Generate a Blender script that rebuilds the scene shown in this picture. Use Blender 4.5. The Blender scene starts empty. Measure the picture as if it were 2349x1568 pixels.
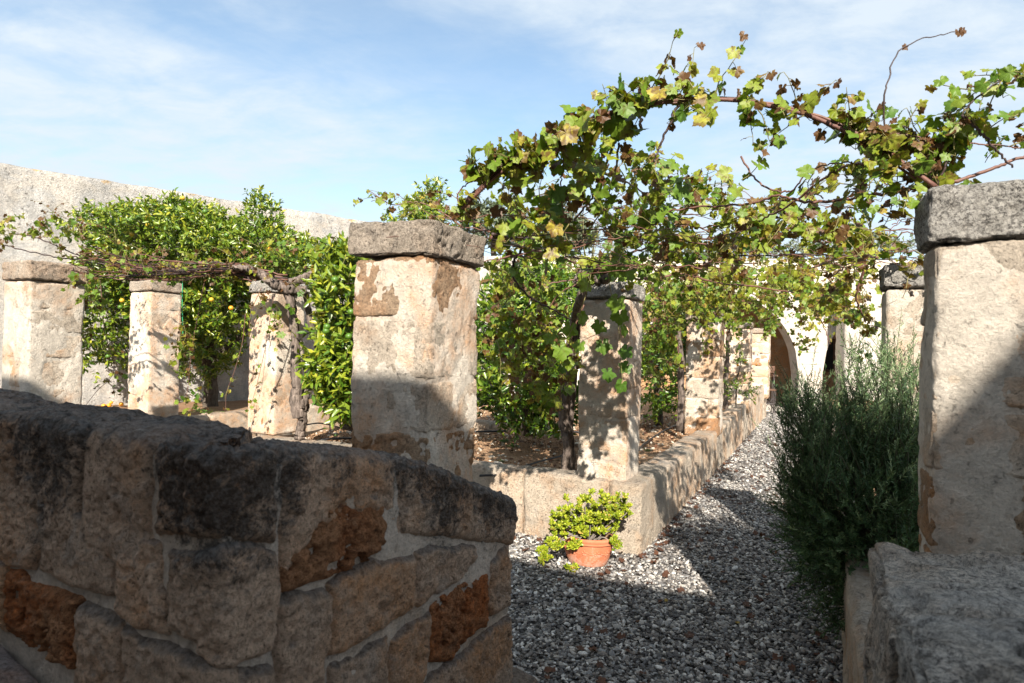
import bpy, math, random
import numpy as np
from mathutils import Vector, Matrix

random.seed(7)
rng = np.random.default_rng(7)
S = bpy.context.scene
COL = S.collection

# ---------------------------------------------------------------- camera
F = 1400.0                      # focal length in the 2349 px wide reading of the photograph
EYE = 1.65
ROLL = math.radians(1.35)
HOR = 11.0                      # horizon sits this far under the middle row
cam_d = bpy.data.cameras.new('camera')
cam_d.sensor_width = 36.0
cam_d.lens = 36.0 * F / 2349.0
cam_d.clip_start = 0.05
cam_d.clip_end = 3000
cam = bpy.data.objects.new('camera', cam_d)
COL.objects.link(cam)
pitch = math.atan(HOR / F)
cam.matrix_world = Matrix.Translation((0, 0, EYE)) @ Matrix.Rotation(math.radians(90) + pitch, 4, 'X') @ Matrix.Rotation(ROLL, 4, 'Z')
S.camera = cam
cam_d.dof.use_dof = True
cam_d.dof.focus_distance = 4.6
cam_d.dof.aperture_fstop = 5.6
R3 = cam.matrix_world.to_3x3()


def ray(px, py):
    v = R3 @ Vector(((px - 1174.5) / F, -(py - 784.0) / F, -1.0))
    return v / v.y


def W(px, py, Z):
    """world point seen at reading (px, py), Z metres ahead of the eye"""
    r = ray(px, py)
    return Vector((r.x * Z, Z, EYE + r.z * Z))


def G(px, py, z=0.0):
    r = ray(px, py)
    t = (z - EYE) / r.z
    return Vector((r.x * t, t, z))


# ---------------------------------------------------------------- garden frame: a runs along the path, b across it
AL = math.radians(27.0)
SA, CA = math.sin(AL), math.cos(AL)


def FR(b, a, z=0.0):
    return Vector((CA * b + SA * a, -SA * b + CA * a, z))


def BA(p):
    return (CA * p.x - SA * p.y, SA * p.x + CA * p.y)


# ---------------------------------------------------------------- sky, sun, exposure
SUN_EL = 33.0
SUN_TH = 0.0                   # heading of the light, degrees right of straight ahead
world = bpy.data.worlds.new('World')
S.world = world
world.use_nodes = True
wn, wl = world.node_tree.nodes, world.node_tree.links
wn.clear()
wo = wn.new('ShaderNodeOutputWorld')
bg = wn.new('ShaderNodeBackground')
sky = wn.new('ShaderNodeTexSky')
sky.sky_type = 'NISHITA'
sky.sun_disc = False
sky.sun_elevation = math.radians(SUN_EL)
sky.sun_rotation = math.radians(180 + SUN_TH)
sky.air_density = 1.0
sky.dust_density = 0.6
sky.ozone_density = 3.0
bg.inputs['Strength'].default_value = 0.078
tc = wn.new('ShaderNodeTexCoord')
sep = wn.new('ShaderNodeSeparateXYZ')
wl.new(tc.outputs['Generated'], sep.inputs[0])


def wmath(op, a, b=None, clamp=False):
    n = wn.new('ShaderNodeMath')
    n.operation = op
    n.use_clamp = clamp
    for i, x in enumerate((a, b)):
        if x is None:
            continue
        if isinstance(x, (int, float)):
            n.inputs[i].default_value = x
        else:
            wl.new(x, n.inputs[i])
    return n.outputs[0]


zz = wmath('ADD', wmath('MAXIMUM', sep.outputs[2], 0.0), 0.16)
cu = wmath('DIVIDE', sep.outputs[0], zz)
cv = wmath('DIVIDE', sep.outputs[1], zz)
comb = wn.new('ShaderNodeCombineXYZ')
wl.new(cu, comb.inputs[0])
wl.new(cv, comb.inputs[1])
mp = wn.new('ShaderNodeMapping')
mp.inputs['Rotation'].default_value = (0, 0, math.radians(24))
mp.inputs['Scale'].default_value = (0.42, 0.66, 1)
mp.inputs['Location'].default_value = (2.9, 0.15, 0)
wl.new(comb.outputs[0], mp.inputs[0])
cn = wn.new('ShaderNodeTexNoise')
cn.inputs['Scale'].default_value = 1.25
cn.inputs['Detail'].default_value = 9
cn.inputs['Roughness'].default_value = 0.58
cn.inputs['Distortion'].default_value = 0.6
wl.new(mp.outputs[0], cn.inputs['Vector'])
cn2 = wn.new('ShaderNodeTexNoise')
cn2.inputs['Scale'].default_value = 9.0
cn2.inputs['Detail'].default_value = 8
cn2.inputs['Roughness'].default_value = 0.62
cn2.inputs['Distortion'].default_value = 0.3
wl.new(mp.outputs[0], cn2.inputs['Vector'])
cr = wn.new('ShaderNodeValToRGB')
cr.color_ramp.elements[0].position = 0.38
cr.color_ramp.elements[0].color = (0.28, 0.28, 0.28, 1)
cr.color_ramp.elements[1].position = 0.52
wl.new(cn.outputs['Fac'], cr.inputs[0])
cr2 = wn.new('ShaderNodeValToRGB')
cr2.color_ramp.elements[0].position = 0.36
cr2.color_ramp.elements[0].color = (0.50, 0.50, 0.50, 1)
cr2.color_ramp.elements[1].position = 0.62
wl.new(cn2.outputs['Fac'], cr2.inputs[0])
cm = wmath('MULTIPLY', cr.outputs[0], cr2.outputs[0])
# a thin veil everywhere, thicker low over the horizon
veil = wmath('SUBTRACT', 1.0, wmath('MULTIPLY', sep.outputs[2], 1.9), True)
cm = wmath('ADD', wmath('MULTIPLY', cm, 0.95), wmath('MULTIPLY', wmath('MULTIPLY', veil, veil), 0.22), True)
cmix = wn.new('ShaderNodeMix')
cmix.data_type = 'RGBA'
wl.new(cm, cmix.inputs['Factor'])
tint = wn.new('ShaderNodeMix')
tint.data_type = 'RGBA'
tint.blend_type = 'MULTIPLY'
tint.inputs['Factor'].default_value = 1.0
wl.new(sky.outputs[0], tint.inputs['A'])
tint.inputs['B'].default_value = (1.50, 1.48, 1.30, 1)
wl.new(tint.outputs['Result'], cmix.inputs['A'])
cmix.inputs['B'].default_value = (4.7, 5.3, 5.85, 1)
wl.new(cmix.outputs['Result'], bg.inputs['Color'])
wl.new(bg.outputs[0], wo.inputs[0])

sun_d = bpy.data.lights.new('sun', 'SUN')
sun_d.energy = 5.0
sun_d.angle = math.radians(0.55)
sun_d.color = (1.0, 0.93, 0.82)
sun = bpy.data.objects.new('sun', sun_d)
COL.objects.link(sun)
LD = Vector((math.sin(math.radians(SUN_TH)) * math.cos(math.radians(SUN_EL)), math.cos(math.radians(SUN_TH)) * math.cos(math.radians(SUN_EL)), -math.sin(math.radians(SUN_EL))))
sun.rotation_euler = LD.to_track_quat('-Z', 'Y').to_euler()
sun.location = (4, -12, 12)

S.view_settings.view_transform = 'Standard'
S.view_settings.look = 'None'
S.view_settings.exposure = 1.15
S.view_settings.gamma = 1.0
S.view_settings.use_curve_mapping = False
S.render.engine = 'CYCLES'
S.cycles.max_bounces = 6
S.cycles.diffuse_bounces = 3
S.cycles.transparent_max_bounces = 6
S.cycles.use_denoising = True


# ---------------------------------------------------------------- numpy noise
def _h(ix, iy, iz, seed):
    n = (ix * 73856093) ^ (iy * 19349663) ^ (iz * 83492791) ^ (seed * 2654435761 & 0xffffffff)
    n = n & 0xffffffff
    n = ((n ^ (n >> 15)) * 2246822519) & 0xffffffff
    n = ((n ^ (n >> 13)) * 3266489917) & 0xffffffff
    return ((n ^ (n >> 16)) & 0xffff).astype(np.float64) / 32767.5 - 1.0


def vnoise(p, seed=0):
    i = np.floor(p).astype(np.int64)
    f = p - i
    u = f * f * f * (f * (f * 6 - 15) + 10)
    r = 0.0
    for dx in (0, 1):
        wx = u[:, 0] if dx else 1 - u[:, 0]
        for dy in (0, 1):
            wy = u[:, 1] if dy else 1 - u[:, 1]
            for dz in (0, 1):
                wz = u[:, 2] if dz else 1 - u[:, 2]
                r = r + wx * wy * wz * _h(i[:, 0] + dx, i[:, 1] + dy, i[:, 2] + dz, seed)
    return r


def fbm(p, octv=4, seed=0, gain=0.5):
    r = np.zeros(len(p))
    a = 1.0
    q = np.asarray(p, dtype=np.float64)
    for k in range(octv):
        r += a * vnoise(q * (2.03 ** k) + 17.3 * k, seed + k)
        a *= gain
    return r


# ---------------------------------------------------------------- mesh helpers
def mesh(name, V, Fc, smooth=True, attrs=None):
    V = np.asarray(V, dtype=np.float32).reshape(-1, 3)
    me = bpy.data.meshes.new(name)
    if isinstance(Fc, np.ndarray):
        k = Fc.shape[1]
        loops = Fc.reshape(-1).astype(np.int32)
        starts = np.arange(len(Fc), dtype=np.int32) * k
        tot = np.full(len(Fc), k, dtype=np.int32)
    else:
        tot = np.array([len(f) for f in Fc], dtype=np.int32)
        starts = np.concatenate(([0], np.cumsum(tot)[:-1])).astype(np.int32)
        loops = np.array([i for f in Fc for i in f], dtype=np.int32)
    me.vertices.add(len(V))
    me.vertices.foreach_set('co', V.reshape(-1))
    me.loops.add(len(loops))
    me.loops.foreach_set('vertex_index', loops)
    me.polygons.add(len(tot))
    me.polygons.foreach_set('loop_start', starts)
    me.polygons.foreach_set('loop_total', tot)
    me.polygons.foreach_set('use_smooth', np.full(len(tot), smooth))
    for an, av in (attrs or {}).items():
        at = me.attributes.new(an, 'FLOAT', 'POINT')
        at.data.foreach_set('value', np.asarray(av, dtype=np.float32))
    me.update(calc_edges=True)
    me.validate()
    return me


def obj(name, me, m=None, parent=None, kind=None, loc=None):
    o = bpy.data.objects.new(name, me)
    COL.objects.link(o)
    if m is not None and len(me.materials) == 0:
        me.materials.append(m)
    if parent is not None:
        o.parent = parent
    if kind:
        o['kind'] = kind
    if loc is not None:
        o.location = loc
    return o


def tag(o, label, cat, group=None):
    o['label'] = label
    o['category'] = cat
    if group:
        o['group'] = group
    return o


def thing(name, label, cat, loc=(0, 0, 0), rz=0.0, group=None):
    o = bpy.data.objects.new(name, None)
    COL.objects.link(o)
    o.empty_display_size = 0.1
    o.location = loc
    o.rotation_euler = (0, 0, rz)
    return tag(o, label, cat, group)


def box_grid(w, d, h, res):
    """closed box surface as a welded grid; x,y centred, z from 0 to h"""
    nx, ny, nz = (max(2, int(math.ceil(v / res))) for v in (w, d, h))
    xs, ys, zs = np.linspace(-w / 2, w / 2, nx + 1), np.linspace(-d / 2, d / 2, ny + 1), np.linspace(0, h, nz + 1)
    Vs, Fs, off = [], [], 0

    def face(P, na, nb, flip):
        nonlocal off
        idx = np.arange((na + 1) * (nb + 1)).reshape(na + 1, nb + 1) + off
        q = np.stack([idx[:-1, :-1], idx[1:, :-1], idx[1:, 1:], idx[:-1, 1:]], -1).reshape(-1, 4)
        if flip:
            q = q[:, ::-1]
        Vs.append(P.reshape(-1, 3))
        Fs.append(q)
        off += (na + 1) * (nb + 1)
    for z, fl in ((0, True), (h, False)):
        X, Y = np.meshgrid(xs, ys, indexing='ij')
        face(np.stack([X, Y, np.full_like(X, z)], -1), nx, ny, fl)
    for y, fl in ((-d / 2, False), (d / 2, True)):
        X, Z = np.meshgrid(xs, zs, indexing='ij')
        face(np.stack([X, np.full_like(X, y), Z], -1), nx, nz, fl)
    for x, fl in ((-w / 2, True), (w / 2, False)):
        Y, Z = np.meshgrid(ys, zs, indexing='ij')
        face(np.stack([np.full_like(Y, x), Y, Z], -1), ny, nz, fl)
    V, Fq = np.concatenate(Vs), np.concatenate(Fs)
    key = np.round(V * 1e5).astype(np.int64)
    _, first, inv = np.unique(key, axis=0, return_index=True, return_inverse=True)
    return V[first], inv.reshape(-1)[Fq]


def rough_box(w, d, h, res=0.02, rnd=0.012, amp=0.004, freq=9.0, seed=0, chip=0.010, bulge=0.0, off=(0, 0, 0), low=0.0, pits=0.0):
    V, Fq = box_grid(w, d, h, res)
    lo = np.array([-w / 2 + rnd, -d / 2 + rnd, rnd])
    hi = np.array([w / 2 - rnd, d / 2 - rnd, h - rnd])
    q = np.minimum(np.maximum(V, lo), hi)
    n = V - q
    L = np.linalg.norm(n, axis=1, keepdims=True)
    edge = np.clip((L[:, 0] / rnd - 1.0) / 0.6, 0, 1)
    n = n / np.maximum(L, 1e-9)
    P = q + n * rnd
    N = P + np.array(off) + seed * 3.7
    dsp = amp * fbm(N * freq, 5, seed, 0.55)
    if low:
        dsp += low * fbm(N * 2.6, 2, seed + 9)
    if chip:
        dsp -= edge * chip * np.clip(0.5 + fbm(N * 14, 3, seed + 5), 0, 1.6)
    if pits:
        pn = fbm(N * 26, 3, seed + 21, 0.6)
        dsp -= pits * np.clip(pn - 0.15, 0, 1)
    P = P + n * dsp[:, None]
    return P, Fq


def tube(path, radii, sides=6, wob=0.0, seed=0, ridges=0):
    P = np.array([tuple(p) for p in path], dtype=float)
    n = len(P)
    R = np.broadcast_to(np.asarray(radii, dtype=float), (n,)) if np.ndim(radii) <= 1 and np.size(radii) in (1, n) else np.interp(np.linspace(0, 1, n), np.linspace(0, 1, len(radii)), radii)
    T = np.gradient(P, axis=0)
    T /= np.maximum(np.linalg.norm(T, axis=1, keepdims=True), 1e-9)
    ref = np.array([0.0, 0.0, 1.0]) if abs(T[0][2]) < 0.9 else np.array([1.0, 0.0, 0.0])
    u = np.cross(T[0], ref)
    u /= np.linalg.norm(u)
    rings = []
    ang = np.linspace(0, 2 * math.pi, sides, endpoint=False)
    for i in range(n):
        u = u - T[i] * np.dot(u, T[i])
        u /= max(np.linalg.norm(u), 1e-9)
        v = np.cross(T[i], u)
        r = R[i]
        rr = np.full(sides, r)
        if ridges:
            rr = r * (1 + 0.16 * np.sin(ang * ridges + i * 0.35) + 0.10 * np.sin(ang * (ridges + 3) - i * 0.22))
        rings.append(P[i] + (np.cos(ang) * rr)[:, None] * u + (np.sin(ang) * rr)[:, None] * v)
    V = np.concatenate(rings)
    if wob:
        V = V + wob * np.stack([fbm(V * 22, 2, seed + k) for k in range(3)], -1)
    idx = np.arange(n * sides).reshape(n, sides)
    a, b = idx[:-1], idx[1:]
    q = np.stack([a, np.roll(a, -1, 1), np.roll(b, -1, 1), b], -1).reshape(-1, 4)
    caps = np.array([[0, (k + 1) % sides, k, k] for k in range(0)], dtype=int).reshape(-1, 4)
    V = np.concatenate([V, P[:1], P[-1:]])
    c0, c1 = n * sides, n * sides + 1
    f0 = np.array([[c0, (k + 1) % sides, k] for k in range(sides)])
    f1 = np.array([[c1, (n - 1) * sides + k, (n - 1) * sides + (k + 1) % sides] for k in range(sides)])
    tris = np.concatenate([q[:, [0, 1, 2]], q[:, [0, 2, 3]], f0, f1])
    return V, tris


class Bag:
    """collects triangle soups that belong to ONE object"""
    def __init__(s):
        s.V, s.F, s.A, s.n = [], [], [], 0

    def add(s, V, Fc, tone=0.5):
        Fc = np.asarray(Fc)
        if Fc.shape[1] == 4:
            Fc = np.concatenate([Fc[:, [0, 1, 2]], Fc[:, [0, 2, 3]]])
        s.V.append(np.asarray(V))
        s.F.append(Fc + s.n)
        s.A.append(np.broadcast_to(np.asarray(tone, dtype=float), (len(V),)))
        s.n += len(V)

    def build(s, name, m, parent=None, kind=None, smooth=True):
        me = mesh(name, np.concatenate(s.V), np.concatenate(s.F), smooth, {'tone': np.concatenate(s.A)})
        return obj(name, me, m, parent, kind)


def smooth_path(pts, n):
    P = np.array([tuple(p) for p in pts], dtype=float)
    if len(P) == 2:
        t = np.linspace(0, 1, n)[:, None]
        return P[0] * (1 - t) + P[1] * t
    Q = np.concatenate([[2 * P[0] - P[1]], P, [2 * P[-1] - P[-2]]])
    out = []
    m = len(P) - 1
    for t in np.linspace(0, m - 1e-6, n):
        i = int(t)
        f = t - i
        a, b, c, d = Q[i], Q[i + 1], Q[i + 2], Q[i + 3]
        out.append(0.5 * ((2 * b) + (-a + c) * f + (2 * a - 5 * b + 4 * c - d) * f * f + (-a + 3 * b - 3 * c + d) * f ** 3))
    return np.array(out)


# ---------------------------------------------------------------- materials
def nmat(name):
    m = bpy.data.materials.new(name)
    m.use_nodes = True
    nt = m.node_tree
    b = nt.nodes['Principled BSDF']
    return m, nt, nt.nodes, nt.links, b


class NT:
    def __init__(s, nt):
        s.nt, s.n, s.l = nt, nt.nodes, nt.links

    def put(s, sock, x):
        if isinstance(x, (int, float)):
            sock.default_value = x
        elif isinstance(x, tuple):
            sock.default_value = x if len(x) == 4 or sock.type == 'VECTOR' else x + (1,)
        else:
            s.l.new(x, sock)

    def noise(s, vec, scale, detail=5, rough=0.6, dist=0.0):
        t = s.n.new('ShaderNodeTexNoise')
        s.put(t.inputs['Vector'], vec)
        t.inputs['Scale'].default_value = scale
        t.inputs['Detail'].default_value = detail
        t.inputs['Roughness'].default_value = rough
        t.inputs['Distortion'].default_value = dist
        return t.outputs['Fac']

    def vor(s, vec, scale, out='Distance', feature='F1'):
        t = s.n.new('ShaderNodeTexVoronoi')
        t.feature = feature
        s.put(t.inputs['Vector'], vec)
        t.inputs['Scale'].default_value = scale
        return t.outputs[out]

    def ramp(s, x, stops):
        t = s.n.new('ShaderNodeValToRGB')
        s.put(t.inputs[0], x)
        e = t.color_ramp.elements
        while len(e) < len(stops):
            e.new(0.5)
        for el, (p, c) in zip(e, stops):
            el.position = p
            el.color = c if isinstance(c, tuple) and len(c) == 4 else ((c + (1,)) if isinstance(c, tuple) else (c, c, c, 1))
        return t.outputs[0]

    def mix(s, f, a, b, mode='MIX'):
        t = s.n.new('ShaderNodeMix')
        t.data_type = 'RGBA'
        t.blend_type = mode
        s.put(t.inputs['Factor'], f)
        s.put(t.inputs['A'], a)
        s.put(t.inputs['B'], b)
        return t.outputs['Result']

    def math(s, op, a, b=0.0, clamp=False):
        t = s.n.new('ShaderNodeMath')
        t.operation = op
        t.use_clamp = clamp
        s.put(t.inputs[0], a)
        s.put(t.inputs[1], b)
        return t.outputs[0]

    def attr(s, name):
        t = s.n.new('ShaderNodeAttribute')
        t.attribute_name = name
        return t.outputs['Fac']

    def pos(s):
        return s.n.new('ShaderNodeNewGeometry').outputs['Position']

    def rand(s):
        return s.n.new('ShaderNodeObjectInfo').outputs['Random']

    def bump(s, h, strength, dist, prev=None):
        t = s.n.new('ShaderNodeBump')
        t.inputs['Strength'].default_value = strength
        t.inputs['Distance'].default_value = dist
        s.put(t.inputs['Height'], h)
        if prev is not None:
            s.l.new(prev, t.inputs['Normal'])
        return t.outputs[0]


def stone(name, pale, warm, grey, warm_at=0.55, grey_at=0.62, pit=0.35, bump=1.0, speck=0.5, crustcol=(0.028, 0.025, 0.023), scale=1.0, grain=0.0, upgrey=0.0, graincol=(0.07, 0.062, 0.055), varr=0.16, lichen=0.0):
    """weathered calcarenite: pale ground, warm iron patches, grey lichen, dark pores; 'crust' attribute drives black lichen"""
    m, nt, n, l, b = nmat(name)
    k = NT(nt)
    P = k.pos()
    big = k.noise(P, 2.6 * scale, 5, 0.6, 0.4)
    mid = k.noise(P, 13 * scale, 7, 0.7)
    fine = k.noise(P, 72 * scale, 8, 0.78)
    rnd = k.rand()
    wfac = k.ramp(k.math('ADD', big, k.math('MULTIPLY', k.math('SUBTRACT', rnd, 0.5), varr)), [(warm_at - 0.07, 0.0), (warm_at + 0.09, 1.0)])
    wfac = k.math('MULTIPLY', wfac, k.ramp(mid, [(0.33, 0.30), (0.6, 1.0)]))
    c = k.mix(wfac, pale, warm)
    g2 = k.noise(P, 4.3 * scale, 7, 0.72, 0.8)
    gfac = k.ramp(g2, [(grey_at - 0.05, 0.0), (grey_at + 0.08, 1.0)])
    c = k.mix(k.math('MULTIPLY', gfac, 0.75), c, grey)
    c = k.mix(1.0, c, k.ramp(mid, [(0.28, 0.74), (0.5, 1.0), (0.72, 1.14)]), 'MULTIPLY')
    c = k.mix(1.0, c, k.ramp(fine, [(0.30, 1.0 - speck), (0.47, 0.97), (0.70, 1.16)]), 'MULTIPLY')
    hn = k.noise(P, 30 * scale, 6, 0.78, 0.5)
    hol = k.ramp(hn, [(0.32, 1.0), (0.40, 0.0)])
    c = k.mix(k.math('MULTIPLY', hol, pit), c, (0.07, 0.048, 0.035))
    if pit > 0.35:
        hn2 = k.noise(P, 88 * scale, 5, 0.8, 0.3)
        hol2 = k.ramp(hn2, [(0.37, 1.0), (0.43, 0.0)])
        c = k.mix(k.math('MULTIPLY', hol2, min(0.8, pit)), c, (0.085, 0.052, 0.035))
        hol = k.math('ADD', hol, k.math('MULTIPLY', hol2, 0.5))
    if grain:
        gr = k.ramp(k.noise(P, 80 * scale, 7, 0.85, 0.3), [(0.44, 1.0), (0.52, 0.0)])
        gr = k.math('MULTIPLY', gr, k.ramp(k.noise(P, 5 * scale, 5, 0.6), [(0.36, 0.45), (0.58, 1.0)]))
        c = k.mix(k.math('MULTIPLY', gr, grain), c, graincol)
    if upgrey:
        nz_ = n.new('ShaderNodeSeparateXYZ')
        l.new(n.new('ShaderNodeNewGeometry').outputs['Normal'], nz_.inputs[0])
        upf = k.ramp(nz_.outputs[2], [(0.25, 0.0), (0.75, 1.0)])
        ug = k.mix(k.ramp(k.noise(P, 40 * scale, 7, 0.8, 0.4), [(0.40, 0.0), (0.58, 1.0)]), (0.045, 0.043, 0.042), (0.25, 0.245, 0.24))
    cra = k.attr('crust')
    cfn = k.ramp(k.math('ADD', cra, k.math('ADD', k.math('MULTIPLY', k.math('SUBTRACT', k.noise(P, 13 * scale, 8, 0.8, 0.6), 0.5), 2.6), k.math('MULTIPLY', k.math('SUBTRACT', fine, 0.5), 1.6))), [(0.36, 0.0), (0.80, 1.0)])
    dark = k.mix(k.ramp(k.noise(P, 80 * scale, 6, 0.8), [(0.46, 0.0), (0.60, 1.0)]), crustcol, (0.15, 0.14, 0.13))
    c = k.mix(k.math('MULTIPLY', cfn, k.ramp(cra, [(0.0, 0.0), (0.3, 0.90)])), c, dark)
    if upgrey:
        c = k.mix(k.math('MULTIPLY', upf, upgrey), c, ug)
    if lichen:
        lf = k.ramp(k.math('ADD', k.math('MULTIPLY', k.attr('lich'), 0.34), k.noise(P, 3.2, 8, 0.75, 0.5)), [(0.86, 0.0), (0.93, 1.0)])
        c = k.mix(k.math('MULTIPLY', lf, 0.7), c, (0.60, 0.37, 0.12))
        st = n.new('ShaderNodeMapping')
        st.inputs['Scale'].default_value = (2.2, 2.2, 0.35)
        l.new(P, st.inputs[0])
        c = k.mix(1.0, c, k.ramp(k.noise(st.outputs[0], 1.6, 6, 0.65), [(0.35, 0.74), (0.62, 1.08)]), 'MULTIPLY')
    c = k.mix(1.0, c, k.ramp(rnd, [(0.0, 0.86), (1.0, 1.10)]), 'MULTIPLY')
    l.new(c, b.inputs['Base Color'])
    b.inputs['Roughness'].default_value = 0.92
    b.inputs['Specular IOR Level'].default_value = 0.15
    h = k.math('ADD', fine, k.math('MULTIPLY', hol, -0.55))
    nb = k.bump(mid, 0.8 * bump if bump < 1.2 else 1.0, 0.012 * max(bump, 0.6) / scale)
    nb = k.bump(h, min(1.0, 0.9 * bump), 0.016 * bump / scale, nb)
    l.new(nb, b.inputs['Normal'])
    return m


M = {}
M['block'] = stone('tufa_block', (0.66, 0.56, 0.45), (0.56, 0.35, 0.21), (0.54, 0.48, 0.41), 0.52, 0.66, 0.40, 1.5, 0.42)
M['blockwarm'] = stone('tufa_block_eroded', (0.60, 0.43, 0.29), (0.52, 0.265, 0.125), (0.45, 0.38, 0.31), 0.47, 0.70, 0.60, 2.4, 0.55)
M['plaster'] = stone('lime_render', (0.76, 0.675, 0.57), (0.62, 0.40, 0.255), (0.62, 0.57, 0.50), 0.52, 0.62, 0.32, 1.4, 0.30)
M['cap'] = stone('cap_stone', (0.62, 0.52, 0.42), (0.52, 0.37, 0.26), (0.42, 0.375, 0.33), 0.54, 0.58, 0.45, 2.0, 0.58, grain=0.62, graincol=(0.11, 0.095, 0.08))
M['capgrey'] = stone('lichened_cap_stone', (0.66, 0.62, 0.56), (0.56, 0.48, 0.38), (0.46, 0.44, 0.41), 0.62, 0.54, 0.5, 2.2, 0.60, grain=0.95, graincol=(0.06, 0.056, 0.053))
M['kerb'] = stone('kerb_stone', (0.62, 0.52, 0.41), (0.54, 0.35, 0.22), (0.45, 0.41, 0.36), 0.51, 0.60, 0.40, 1.5, 0.45, upgrey=0.25)
M['para'] = stone('parapet_stone', (0.80, 0.57, 0.41), (0.70, 0.38, 0.20), (0.64, 0.53, 0.44), 0.51, 0.60, 0.60, 2.0, 0.60, scale=1.25, upgrey=0.72, varr=0.14, grain=0.35, graincol=(0.15, 0.11, 0.085))
M['parawarm'] = stone('parapet_stone_rusty', (0.62, 0.31, 0.155), (0.60, 0.19, 0.06), (0.55, 0.35, 0.22), 0.47, 0.62, 0.85, 3.0, 0.75, scale=1.25, grain=0.6, graincol=(0.12, 0.04, 0.018))
M['paramort'] = stone('parapet_mortar', (0.76, 0.64, 0.53), (0.62, 0.46, 0.33), (0.62, 0.55, 0.48), 0.50, 0.60, 0.20, 1.4, 0.36, scale=1.25, upgrey=0.8)
M['paving'] = stone('worn_paving', (0.52, 0.42, 0.38), (0.48, 0.30, 0.22), (0.40, 0.35, 0.34), 0.52, 0.52, 0.4, 1.8, 0.5, scale=1.1, grain=0.5, graincol=(0.10, 0.075, 0.075))
M['blockwall'] = stone('block_wall_stone', (0.80, 0.74, 0.66), (0.62, 0.46, 0.32), (0.60, 0.58, 0.55), 0.54, 0.54, 0.5, 2.6, 0.6, scale=0.8, grain=0.85, upgrey=0.0, graincol=(0.11, 0.10, 0.095))
M['oldwall'] = stone('old_wall_render', (0.66, 0.60, 0.53), (0.56, 0.44, 0.33), (0.50, 0.49, 0.475), 0.62, 0.49, 0.25, 1.4, 0.36, (0.28, 0.27, 0.26), scale=0.5, grain=0.4, graincol=(0.28, 0.275, 0.27), lichen=1.0)
M['oldcream'] = stone('cream_ashlar', (0.56, 0.515, 0.455), (0.50, 0.43, 0.35), (0.48, 0.46, 0.42), 0.58, 0.60, 0.08, 0.9, 0.20, scale=0.5)


def plain(name, col, rough=0.7, bumpy=0.0, scale=30, var=0.25, metal=0.0, spec=0.5):
    m, nt, n, l, b = nmat(name)
    k = NT(nt)
    P = k.pos()
    f = k.noise(P, scale, 5, 0.6)
    c = k.mix(1.0, col, k.ramp(f, [(0.25, 1 - var), (0.75, 1 + var)]), 'MULTIPLY')
    l.new(c, b.inputs['Base Color'])
    b.inputs['Roughness'].default_value = rough
    b.inputs['Metallic'].default_value = metal
    b.inputs['Specular IOR Level'].default_value = spec
    if bumpy:
        l.new(k.bump(f, bumpy, 0.01), b.inputs['Normal'])
    return m


M['cream'] = plain('cream_plaster', (0.66, 0.60, 0.50), 0.9, 0.2, 3.0, 0.06, spec=0.2)
M['rust'] = plain('rusty_iron', (0.13, 0.055, 0.04), 0.65, 0.3, 60, 0.4)
M['wire'] = plain('wire', (0.06, 0.05, 0.05), 0.5, metal=0.6)
M['hose'] = plain('black_hose', (0.02, 0.02, 0.022), 0.45)
M['wood'] = plain('dark_wood', (0.10, 0.045, 0.022), 0.6, 0.2)
M['iron'] = plain('dark_iron', (0.04, 0.03, 0.028), 0.5)
M['green_string'] = plain('green_string', (0.02, 0.30, 0.12), 0.6)
M['dark'] = plain('dark_opening', (0.02, 0.017, 0.015), 0.6)
M['glass'] = plain('window_glass', (0.02, 0.022, 0.025), 0.12)


def bark(name, a, b_, scale=1.0):
    m, nt, n, l, b = nmat(name)
    k = NT(nt)
    P = k.pos()
    mp = n.new('ShaderNodeMapping')
    mp.inputs['Scale'].default_value = (60 * scale, 60 * scale, 9 * scale)
    l.new(P, mp.inputs[0])
    f = k.noise(mp.outputs[0], 1.0, 7, 0.7, 0.8)
    g = k.noise(P, 14, 4, 0.6)
    c = k.mix(k.ramp(f, [(0.35, 0.0), (0.65, 1.0)]), a, b_)
    c = k.mix(1.0, c, k.ramp(g, [(0.3, 0.7), (0.7, 1.2)]), 'MULTIPLY')
    l.new(c, b.inputs['Base Color'])
    b.inputs['Roughness'].default_value = 0.9
    b.inputs['Specular IOR Level'].default_value = 0.2
    l.new(k.bump(f, 1.0, 0.008), b.inputs['Normal'])
    return m


M['vinebark'] = bark('vine_bark', (0.06, 0.045, 0.038), (0.27, 0.215, 0.18))
M['treebark'] = bark('citrus_bark', (0.04, 0.032, 0.025), (0.14, 0.115, 0.09))
M['cane'] = plain('vine_cane', (0.135, 0.062, 0.042), 0.55, 0.3, 40, 0.45)
M['darkcane'] = plain('old_vine_cane', (0.045, 0.026, 0.023), 0.6, 0.3, 40, 0.4)
M['rstem'] = plain('rosemary_stem', (0.055, 0.06, 0.028), 0.7)
M['twig'] = plain('green_twig', (0.17, 0.15, 0.05), 0.6, 0.2, 40, 0.35)


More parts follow.
